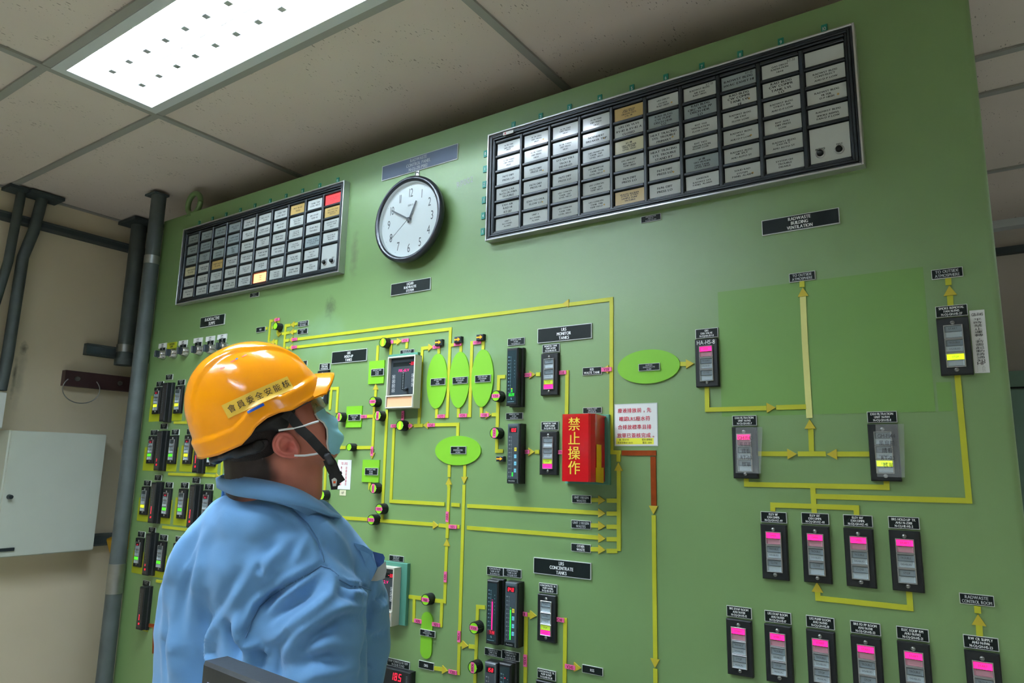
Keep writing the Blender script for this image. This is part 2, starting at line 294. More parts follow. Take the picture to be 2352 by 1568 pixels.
METER_PLATES = [
    (-2.6894, 0.3313, 'tiny black plate above the dark meter in the top sump row'),
    (-2.6897, 0.1377, 'tiny black plate above the left meter in the second sump row'),
    (-2.6929, -0.0592, 'tiny black plate above the left meter in the third sump row'),
    (-2.4361, -0.062, 'tiny black plate above the third row meter by the shirt'),
    (-2.6957, -0.2552, 'tiny black plate above the meter in the fourth sump row'),
    (-2.697, -0.4501, 'tiny black plate above the lone lowest sump meter'),
]

KNOBS = [
    (-1.4802, 0.357, 0, 1, '', 'large green-faced black knob left of tag V293'),
    (-1.5093, 0.1806, 0, 1, 'V084', 'round black knob with pink tag V084'),
    (-1.4861, 0.1385, 1, 1, 'V080', 'round black knob with upright tag V080 between line and pipe'),
    (-1.651, 0.1384, 1, 1, 'V060', 'round black knob with upright pink tag left of the lower green square'),
    (-1.5984, 0.0467, 0, 0.78, '', 'small green-faced knob on the line right of the blue mask'),
    (-1.3949, 0.1084, 0, 1, '', 'green-faced black knob below the upper grey controller'),
    (-1.4884, -0.071, 1, 1, 'V094', 'round black knob with upright tag V094'),
    (-1.4607, -0.1278, 0, 1, 'V095', 'round black knob with pink tag V095'),
    (-1.49, -0.1596, 0, 1, 'V078', 'round black knob with pink tag V078'),
    (-1.7076, -0.0987, 0, 1, '', 'green-faced knob above the tip of the shirt collar'),
    (-1.0598, 0.1795, 0, 1, 'V358', 'round black knob with pink tag V358'),
    (-1.0616, 0.0834, 1, 1, 'V352', 'round black knob with upright tag V352'),
    (-1.274, -0.3529, 0, 1, 'V160', 'round black knob with pink tag V160'),
    (-1.1109, -0.4013, 0, 1, 'V208', 'round black knob with pink tag V208'),
    (-1.1115, -0.4943, 1, 1, 'V209', 'round black knob with upright tag V209 at the bottom'),
    (-1.9971, 0.4572, 0, 0.85, '', 'small green-faced knob left of the arrow signs above the helmet'),
]

KEYS = [
    (-2.7251, 0.4133, 'first chrome key switch from the left above the sump meters'),
    (-2.6454, 0.4123, 'second chrome key switch, under the yellow-green card'),
    (-2.5644, 0.4134, 'third chrome key switch from the left'),
    (-2.4691, 0.4107, 'fourth chrome key switch from the left'),
    (-2.3894, 0.4092, 'fifth chrome key switch from the left'),
    (-2.3104, 0.4098, 'rightmost chrome key switch, nearest the helmet'),
]

KEY_PLATES = [
    (-2.7679, 0.4622, -2.709, 0.4424, 'w', 'white plate above the first key switch'),
    (-2.7044, 0.4604, -2.6373, 0.4352, 'y', 'yellow-green card above the second key switch'),
    (-2.6223, 0.4614, -2.5617, 0.4417, 'w', 'white plate above the third key switch'),
    (-2.5196, 0.4627, -2.4617, 0.4434, 'w', 'white plate above the fourth key switch'),
    (-2.4382, 0.4618, -2.3807, 0.4427, 'w', 'white plate above the fifth key switch'),
    (-2.3637, 0.4626, -2.3057, 0.4436, 'w', 'white plate above the rightmost key switch'),
    (-2.7553, 0.4446, -2.7145, 0.4249, 'k', 'black plate under the first white plate'),
    (-2.6107, 0.4448, -2.5651, 0.4275, 'k', 'black plate under the third white plate'),
    (-2.5085, 0.4459, -2.4629, 0.427, 'k', 'black plate under the fourth white plate'),
    (-2.4259, 0.4451, -2.3835, 0.4261, 'k', 'black plate under the fifth white plate'),
    (-2.3519, 0.4467, -2.3085, 0.4273, 'k', 'black plate under the rightmost white plate'),
]

ARROW_LAMPS = [
    (-1.2866, 0.35, -1.2604, 0.3323, 'small square lamp with an orange arrow above tag V279'),
    (-1.2162, 0.3522, -1.1916, 0.3345, 'small square lamp with an orange arrow above tag V283'),
    (-1.1391, 0.3515, -1.1145, 0.3344, 'small square lamp with an orange arrow above tag V309'),
    (-1.0633, 0.0244, -1.0397, 0.011, 'small square lamp with an orange arrow below knob V352'),
]

SHAPES = [
    ('e', -1.317, 0.3105, -1.2421, 0.1545),
    ('e', -1.2347, 0.3097, -1.1636, 0.1537),
    ('e', -1.1567, 0.31, -1.0835, 0.154),
    ('e', -1.2763, 0.078, -1.1186, -0.0009),
    ('e', -0.7195, 0.2722, -0.5654, 0.1929),
    ('r', -1.5531, 0.3068, -1.4882, 0.2365),
    ('r', -1.6405, 0.1718, -1.5731, 0.1068),
    ('r', -1.5571, 0.0102, -1.4884, -0.0549),
    ('c', -1.3021, -0.3877, -1.2632, -0.505),
]

LINES = [
    ('y', 0.0096, [(-2.0796, 0.4605), (-2.0693, 0.4606)]),
    ('y', 0.0096, [(-2.0433, 0.4848), (-2.0562, 0.4852), (-2.0568, 0.4053)]),
    ('y', 0.0096, [(-2.0549, 0.4065), (-2.0443, 0.4069)]),
    ('y', 0.0096, [(-2.0101, 0.4818), (-2.0099, 0.4719)]),
    ('y', 0.0096, [(-2.0447, 0.4603), (-2.0382, 0.4601)]),
    ('y', 0.0096, [(-2.0107, 0.4536), (-2.0123, 0.4339)]),
    ('y', 0.0096, [(-2.0136, 0.433), (-2.0026, 0.4326)]),
    ('y', 0.0096, [(-1.9867, 0.4329), (-1.9456, 0.4339)]),
    ('y', 0.0096, [(-1.9301, 0.4341), (-1.9091, 0.4345)]),
    ('y', 0.0096, [(-1.9447, 0.4596), (-1.9701, 0.4599), (-1.9694, 0.3801)]),
    ('y', 0.0096, [(-1.9292, 0.4602), (-1.9085, 0.4602)]),
    ('y', 0.0096, [(-1.9659, 0.4068), (-1.9461, 0.4076)]),
    ('y', 0.0096, [(-1.959, 0.381), (-1.9457, 0.3807)]),
    ('y', 0.0096, [(-2.0257, 0.4082), (-2.0123, 0.4088), (-2.0129, 0.3939)]),
    ('y', 0.0096, [(-1.905, 0.4067), (-0.7357, 0.4045), (-0.7354, 0.3687), (-0.7385, 0.0375)]),
    ('y', 0.0096, [(-1.9019, 0.3797), (-1.2382, 0.3783), (-1.239, 0.1324), (-1.2779, 0.1327), (-1.278, 0.1539)]),
    ('y', 0.0096, [(-1.2382, 0.3316), (-1.1983, 0.3315), (-1.1988, 0.3094)]),
    ('y', 0.0096, [(-1.2002, 0.1539), (-1.1993, 0.1331), (-1.1605, 0.1328), (-1.1602, 0.3321), (-1.1212, 0.3308), (-1.1214, 0.3103)]),
    ('y', 0.0096, [(-1.122, 0.1541), (-1.1213, 0.1319), (-1.1019, 0.1324)]),
    ('y', 0.0096, [(-1.0867, 0.1326), (-1.0708, 0.1326)]),
    ('y', 0.0096, [(-1.0455, 0.2318), (-1.0667, 0.2323), (-1.0685, 0.0378), (-1.0473, 0.0379)]),
    ('y', 0.0096, [(-1.3422, 0.1123), (-1.3408, 0.331), (-1.3175, 0.3309)]),
    ('y', 0.0096, [(-1.2783, 0.3261), (-1.2775, 0.3105)]),
    ('y', 0.0096, [(-1.3596, 0.1081), (-1.3264, 0.1086)]),
    ('y', 0.0096, [(-1.438, 0.1041), (-1.4366, -0.1057), (-1.2373, -0.1049)]),
    ('y', 0.0096, [(-1.2134, -0.1051), (-1.1846, -0.1051)]),
    ('y', 0.0096, [(-1.1598, -0.1058), (-0.7726, -0.1039)]),
    ('y', 0.0096, [(-1.3059, 0.1093), (-1.2, 0.1092), (-1.1996, 0.078)]),
    ('y', 0.0096, [(-1.2253, -0.0001), (-1.2247, -0.0324)]),
    ('y', 0.0096, [(-1.2265, -0.0507), (-1.2239, -0.0613), (-1.2245, -0.1931)]),
    ('y', 0.0096, [(-1.2257, -0.2131), (-1.2261, -0.3544), (-1.2698, -0.3567)]),
    ('y', 0.0096, [(-1.1722, 0.0007), (-1.1717, -0.0318)]),
    ('y', 0.0096, [(-1.1726, -0.0517), (-1.1727, -0.0596), (-1.1728, -0.5217), (-1.2054, -0.5231)]),
    ('y', 0.0096, [(-1.257, -0.5241), (-1.2246, -0.522)]),
    ('y', 0.0096, [(-1.1707, -0.4523), (-1.1594, -0.4518)]),
    ('y', 0.0096, [(-1.1417, -0.453), (-1.1195, -0.4515)]),
    ('y', 0.0096, [(-1.0933, -0.3532), (-1.1169, -0.3548), (-1.1179, -0.4518), (-1.1197, -0.5367)]),
    ('y', 0.0096, [(-1.4848, -0.1621), (-1.274, -0.1605)]),
    ('y', 0.0096, [(-1.2555, -0.1614), (-1.1834, -0.1614)]),
    ('y', 0.0096, [(-1.1591, -0.1618), (-0.7728, -0.1599)]),
    ('y', 0.0096, [(-1.7085, -0.1642), (-1.5269, -0.1612)]),
    ('y', 0.0096, [(-1.3606, -0.3572), (-1.3073, -0.3556)]),
    ('y', 0.0096, [(-1.3325, -0.3615), (-1.3308, -0.4155), (-1.3019, -0.4142)]),
    ('y', 0.0096, [(-1.2349, -0.3564), (-1.2355, -0.4153), (-1.2612, -0.416)]),
    ('y', 0.0096, [(-0.969, -0.3558), (-0.9694, -0.5102)]),
    ('y', 0.0096, [(-0.9704, -0.3548), (-0.9571, -0.3543)]),
    ('y', 0.0096, [(-0.8675, -0.3534), (-0.8601, -0.3529), (-0.8612, -0.4911)]),
    ('y', 0.0096, [(-0.7508, -0.0749), (-0.7238, -0.074)]),
    ('y', 0.0096, [(-0.751, -0.1042), (-0.7241, -0.1031)]),
    ('y', 0.0096, [(-0.7512, -0.1339), (-0.7243, -0.1325)]),
    ('y', 0.0096, [(-0.7513, -0.1618), (-0.7246, -0.1601)]),
    ('y', 0.0096, [(-0.7515, -0.1878), (-0.7248, -0.1859)]),
    ('y', 0.0096, [(-0.7925, -0.0752), (-0.7718, -0.0746)]),
    ('y', 0.0096, [(-0.7932, -0.1334), (-0.7721, -0.1327)]),
    ('y', 0.0096, [(-0.7933, -0.1872), (-0.7722, -0.1861)]),
    ('y', 0.0096, [(-0.6349, -0.1019), (-0.6366, -0.4024)]),
    ('y', 0.0096, [(-0.637, -0.4225), (-0.637, -0.4515)]),
    ('b', 0.0115, [(-0.7111, 0.0346), (-0.6268, 0.035)]),
    ('b', 0.0125, [(-0.6342, 0.0269), (-0.6342, -0.0811)]),
    ('y', 0.0096, [(-0.8632, 0.2327), (-0.8581, 0.2324), (-0.8592, 0.1284)]),
    ('y', 0.0096, [(-0.9498, 0.2324), (-0.9368, 0.232)]),
    ('y', 0.0096, [(-0.9497, 0.0359), (-0.9376, 0.0363)]),
    ('y', 0.0096, [(-0.7423, 0.0363), (-0.7132, 0.0359)]),
    ('y', 0.0096, [(-0.7192, 0.0346), (-0.7199, 0.0145)]),
    ('y', 0.0096, [(-0.7192, -0.0055), (-0.7195, -0.0449), (-0.7207, -0.1853)]),
    ('y', 0.0096, [(-0.5651, 0.2337), (-0.5498, 0.2327)]),
    ('y', 0.0096, [(-0.5056, 0.1799), (-0.5064, 0.129), (-0.3806, 0.1287)]),
    ('y', 0.0096, [(-0.3611, 0.1293), (-0.3032, 0.129)]),
    ('y', 0.0096, [(-0.2975, 0.3903), (-0.298, 0.3773)]),
    ('p', 0.0118, [(-0.2977, 0.3571), (-0.2987, 0.2632), (-0.298, 0.1063)]),
    ('y', 0.0096, [(-0.2968, 0.0854), (-0.2976, 0.0402)]),
    ('y', 0.0096, [(-0.3237, 0.035), (-0.2715, 0.0353)]),
    ('y', 0.0096, [(-0.4029, 0.0348), (-0.3438, 0.0349)]),
    ('y', 0.0096, [(-0.2514, 0.035), (-0.1943, 0.0354)]),
    ('y', 0.0096, [(-0.4282, -0.013), (-0.4284, -0.0282), (-0.169, -0.0262), (-0.1685, -0.0111)]),
    ('y', 0.0096, [(-0.299, -0.0293), (-0.2989, -0.08)]),
    ('y', 0.0096, [(-0.2944, -0.0474), (-0.0411, -0.0452), (-0.0407, 0.1828)]),
    ('y', 0.0096, [(-0.3776, -0.0803), (-0.3772, -0.0678), (-0.2231, -0.0661), (-0.2234, -0.0798)]),
    ('y', 0.0096, [(-0.3011, -0.2261), (-0.3008, -0.2393), (-0.1453, -0.2384), (-0.1455, -0.207)]),
    ('y', 0.0096, [(-0.0409, 0.361), (-0.0413, 0.3476)]),
    ('y', 0.0096, [(-0.0405, 0.3273), (-0.0411, 0.3084)]),
    ('y', 0.0096, [(-0.0434, -0.2227), (-0.0435, -0.2343)]),
    ('y', 0.0096, [(-0.0434, -0.2527), (-0.044, -0.273)]),
    ('y', 0.0096, [(-1.7239, 0.2312), (-1.6883, 0.2307), (-1.6874, 0.1534)]),
    ('y', 0.0096, [(-1.718, 0.2294), (-1.7192, 0.1639)]),
    ('y', 0.0096, [(-1.7215, -0.013), (-1.7187, -0.0882)]),
    ('y', 0.0096, [(-1.6507, 0.1381), (-1.6403, 0.1379)]),
    ('y', 0.0096, [(-1.5752, 0.1393), (-1.5218, 0.1395)]),
    ('y', 0.0096, [(-1.4839, 0.1397), (-1.4684, 0.1393)]),
    ('y', 0.0096, [(-1.4668, 0.3558), (-1.4669, 0.3169)]),
    ('y', 0.0096, [(-1.4697, 0.165), (-1.4683, -0.116)]),
    ('y', 0.0096, [(-1.4815, 0.3599), (-1.4434, 0.3594)]),
    ('y', 0.0096, [(-1.4241, 0.3601), (-1.4023, 0.3599), (-1.4025, 0.3355)]),
    ('y', 0.0096, [(-1.5217, 0.3544), (-1.5218, 0.3062)]),
    ('y', 0.0096, [(-1.5211, 0.2197), (-1.5208, 0.1938)]),
    ('y', 0.0096, [(-1.5226, 0.1703), (-1.521, 0.0464), (-1.6029, 0.046)]),
    ('y', 0.0096, [(-1.6361, 0.0463), (-1.6759, 0.0463)]),
    ('y', 0.0096, [(-1.5249, -0.0552), (-1.5243, -0.0764)]),
    ('y', 0.0096, [(-1.4813, -0.0711), (-1.4705, -0.0707)]),
    ('y', 0.0096, [(-1.4673, -0.1441), (-1.4668, -0.1578)]),
    ('y', 0.0096, [(-2.5999, 0.1405), (-2.3911, 0.1373)]),
    ('y', 0.0096, [(-2.6005, -0.0545), (-2.3597, -0.0531)]),
    ('y', 0.0096, [(-2.6015, -0.054), (-2.2976, -0.0538)]),
    ('y', 0.0096, [(-2.2743, -0.0561), (-2.2576, -0.0567)]),
    ('y', 0.0096, [(-2.6053, -0.2498), (-2.433, -0.2495)]),
    ('y', 0.0096, [(-2.609, -0.4449), (-2.4923, -0.44)]),
    ('b', 0.012, [(-2.6308, -0.6034), (-2.5907, -0.6004), (-2.5774, -0.6936)]),
    ('y', 0.0096, [(-2.2661, -0.005), (-2.2628, -0.0591)]),
]

ARROWS = [
    (-2.0413, 0.485, 'l'),
    (-1.9874, 0.4337, 'r'),
    (-1.944, 0.4337, 'l'),
    (-1.9427, 0.4594, 'l'),
    (-1.9445, 0.4075, 'l'),
    (-1.9437, 0.3806, 'l'),
    (-2.0418, 0.408, 'l'),
    (-0.8725, 0.4079, 'l'),
    (-1.0879, 0.1327, 'r'),
    (-1.2991, 0.3313, 'r'),
    (-1.3606, 0.1081, 'r'),
    (-0.7539, -0.1041, 'r'),
    (-1.325, 0.1086, 'l'),
    (-1.2251, -0.0341, 'u'),
    (-1.2248, -0.1944, 'u'),
    (-1.1719, -0.0494, 'd'),
    (-1.2071, -0.5224, 'r'),
    (-1.1437, -0.4524, 'r'),
    (-1.2563, -0.1621, 'r'),
    (-0.7542, -0.1608, 'r'),
    (-0.9393, -0.3537, 'r'),
    (-0.8176, -0.4518, 'r'),
    (-0.7537, -0.0747, 'r'),
    (-0.754, -0.133, 'r'),
    (-0.7543, -0.1861, 'r'),
    (-0.6372, -0.4211, 'd'),
    (-0.6351, -0.1, 'd'),
    (-0.9509, 0.2322, 'r'),
    (-0.9507, 0.0362, 'r'),
    (-0.7624, 0.2324, 'l'),
    (-0.7199, 0.0123, 'u'),
    (-0.5329, 0.2327, 'r'),
    (-0.3618, 0.1293, 'r'),
    (-0.2967, 0.3759, 'u'),
    (-0.2977, 0.1035, 'u'),
    (-0.3252, 0.0346, 'r'),
    (-0.2697, 0.0345, 'l'),
    (-0.301, -0.2096, 'u'),
    (-0.04, 0.3463, 'u'),
    (-0.0434, -0.2355, 'u'),
    (-1.4243, 0.3596, 'r'),
    (-1.5214, 0.2375, 'u'),
    (-1.5205, 0.0124, 'd'),
    (-2.2743, -0.0556, 'r'),
]

TAGS = [
    (-2.0166, 0.4855, 'V71', 0),
    (-1.9151, 0.4069, 'V036', 0),
    (-1.9141, 0.3801, 'V042', 0),
    (-1.2592, 0.1326, 'V272', 0),
    (-1.2084, 0.332, 'V283', 0),
    (-1.1823, 0.133, 'V295', 0),
    (-1.1408, 0.3311, 'V309', 0),
    (-1.1087, 0.1322, 'V301', 0),
    (-1.2862, 0.3306, 'V279', 0),
    (-1.3798, 0.1081, 'V258', 0),
    (-1.4359, 0.1086, 'V257', 0),
    (-1.2946, 0.1088, 'V260', 0),
    (-1.2253, -0.1374, 'V097', 1),
    (-1.2053, -0.1622, 'V175', 0),
    (-1.1731, -0.4339, 'V206', 1),
    (-1.1898, -0.5222, 'V205', 0),
    (-1.3143, -0.4149, 'V170', 0),
    (-1.2509, -0.4152, 'V172', 0),
    (-1.2247, -0.2923, 'V173', 1),
    (-0.9784, -0.3535, 'V231', 0),
    (-0.9692, -0.4593, 'V225', 1),
    (-0.8753, -0.3536, 'V241', 0),
    (-0.8456, -0.4532, 'V245', 0),
    (-0.8736, 0.2321, 'V338', 0),
    (-0.9758, 0.2321, 'V350', 0),
    (-0.9784, 0.0361, 'V369', 0),
    (-0.8798, 0.0357, 'V370', 0),
    (-0.7487, 0.2324, 'V331', 0),
    (-1.7353, 0.231, 'V064', 0),
    (-1.5647, 0.1387, 'V083', 0),
    (-1.47, 0.3596, 'V293', 0),
    (-1.408, 0.3599, 'V256', 0),
    (-1.5212, 0.0356, 'V091', 1),
    (-1.404, 0.1381, 'V256', 1),
]

BACKINGS = [
    (-2.7851, 0.2504, -2.5516, 0.1472),
    (-2.5245, 0.2471, -2.3246, 0.1444),
    (-2.7906, 0.0466, -2.553, -0.0449),
    (-2.5312, 0.0535, -2.2905, -0.0435),
    (-2.7922, -0.149, -2.557, -0.2382),
    (-2.5369, -0.1388, -2.31, -0.238),
    (-2.79, -0.3503, -2.5571, -0.4321),
    (-2.5351, -0.3338, -2.3181, -0.4172),
    (-2.6966, -0.5466, -2.6314, -0.6276),
]

PATCHES = [
    (-0.4753, 0.3891, -0.0798, 0.1132),
    (-0.0751, 0.1669, -0.0519, 0.1132),
]

CLOCK = (-1.3882, 0.7223)

HOOK = (-1.4088, 0.8809)

CTL1 = (-1.4394, 0.3071, -1.3653, 0.1597)

CTL1B = (-1.4515, 0.3194, -1.3492, 0.1499)

CTL2 = (-1.3755, -0.2803, -1.3721, -0.4231)

CTL2B = (-1.353, -0.2696, -1.3537, -0.4316)

DIG = (-1.418, -0.5424, -1.3181, -0.5394)

RED = (-0.8227, 0.1208, -0.8237, -0.0319)

RED_R = (-0.7478, 0.1192)

RED_BACK = (-0.7432, 0.121, -0.7421, -0.0327)

REDPLATE = (-0.7401, 0.1241, -0.7405, -0.0379)

NOTICE = (-0.7296, 0.1484, -0.622, 0.0506)

STRIP = (-0.0137, 0.2955, 0.0093, 0.1802)

LRS = (-1.6675, 0.009, -1.6076, -0.0792)

LRS2 = (-1.6522, -0.0814, -1.6246, -0.0974)

CHALK = (-1.235, 0.81)

PANELTL = (-2.8257, 0.9893)

CHALK2 = (-1.1744, 0.8063)

RING = (-2.644, 1.0008)

SMUDGE = (-1.7511, 0.4903)

SMUDGE2 = (-1.6519, 0.6406)

FLAP1 = (-0.4442, 0.0887, -0.3892, -0.0053)

FLAP2 = (-0.1806, 0.0906, -0.1332, -0.0069)
BLOBS = [
    (-1.0557, 0.883, 1.336, 0.0837),
    (-1.1473, 0.8582, 1.3228, 0.1018),
    (-1.2468, 0.8492, 1.3029, 0.0944),
    (-1.3146, 0.8501, 1.2925, 0.0692),
    (-1.1515, 0.854, 1.398, 0.0674),
    (-1.2186, 0.8363, 1.383, 0.0518),
    (-1.0714, 0.8816, 1.3853, 0.05),
    (-1.0406, 0.9196, 1.3536, 0.0536),
    (-1.0504, 0.8984, 1.3975, 0.0364),
    (-1.0316, 0.9591, 1.2917, 0.0658),
    (-1.043, 0.986, 1.2237, 0.0783),
    (-1.0494, 1.0063, 1.1562, 0.0762),
    (-1.073, 1.0098, 1.0651, 0.0771),
    (-1.1357, 0.9111, 1.1843, 0.1233),
    (-1.2821, 0.8702, 1.187, 0.1023),
    (-1.1599, 0.9314, 1.06, 0.1241),
    (-1.2927, 0.8901, 1.0611, 0.1023),
    (-1.3343, 0.8529, 1.2404, 0.0694),
    (-1.3431, 0.8637, 1.1716, 0.0765),
    (-1.3567, 0.885, 1.067, 0.0803),
    (-1.1847, 0.9427, 0.9294, 0.1241),
    (-1.2468, 0.929, 0.9346, 0.1095),
    (-1.1217, 0.9927, 0.9439, 0.0999),
    (-1.0015, 0.8864, 1.2842, 0.0619),
    (-0.9875, 0.8843, 1.2457, 0.0703),
    (-0.9865, 0.8844, 1.1882, 0.0727),
    (-0.9894, 0.8895, 1.1229, 0.0739),
    (-1.0034, 0.8977, 1.0551, 0.068),
    (-1.0734, 0.8641, 1.2195, 0.0609),
    (-1.0889, 0.8685, 1.1502, 0.064),
    (-1.0824, 0.8786, 1.0871, 0.066),
    (-1.3603, 0.8991, 0.9818, 0.0715),
    (-1.3371, 0.905, 0.9212, 0.0637),
    (-1.1187, 0.8312, 1.3853, 0.067),
    (-1.0768, 0.8568, 1.381, 0.0573),
    (-1.0464, 0.8904, 1.3685, 0.0465),
    (-1.1796, 0.8199, 1.3743, 0.0617),
    (-1.1496, 0.8149, 1.3999, 0.0529),
    (-1.1301, 0.802, 1.3916, 0.0488),
    (-1.0877, 0.8187, 1.3932, 0.0485),
]

LINKS = [
    (0, 1),
    (1, 2),
    (2, 3),
    (1, 4),
    (4, 5),
    (4, 6),
    (6, 8),
    (8, 7),
    (0, 7),
    (7, 9),
    (9, 10),
    (10, 11),
    (11, 12),
    (1, 13),
    (2, 14),
    (13, 15),
    (14, 16),
    (3, 17),
    (17, 18),
    (18, 19),
    (15, 20),
    (20, 21),
    (20, 22),
    (0, 23),
    (23, 24),
    (24, 25),
    (25, 26),
    (26, 27),
    (24, 28),
    (28, 29),
    (29, 30),
    (19, 31),
    (31, 32),
    (5, 2),
    (6, 0),
    (16, 21),
    (12, 22),
    (13, 10),
    (14, 18),
    (1, 33),
    (33, 34),
    (34, 35),
    (33, 36),
    (36, 2),
    (35, 0),
    (36, 37),
    (33, 37),
    (38, 39),
    (38, 36),
]

FOREARM = [
    (-1.0037, 0.8983, 1.0514, 0.0589),
    (-0.979, 0.9744, 1.0178, 0.0485),
    (-0.9761, 1.0546, 1.0263, 0.0428),
    (-1.3375, 0.9057, 0.917, 0.0637),
    (-1.1688, 0.9286, 0.9525, 0.0572),
    (-1.0013, 0.9667, 0.9828, 0.0453),
]

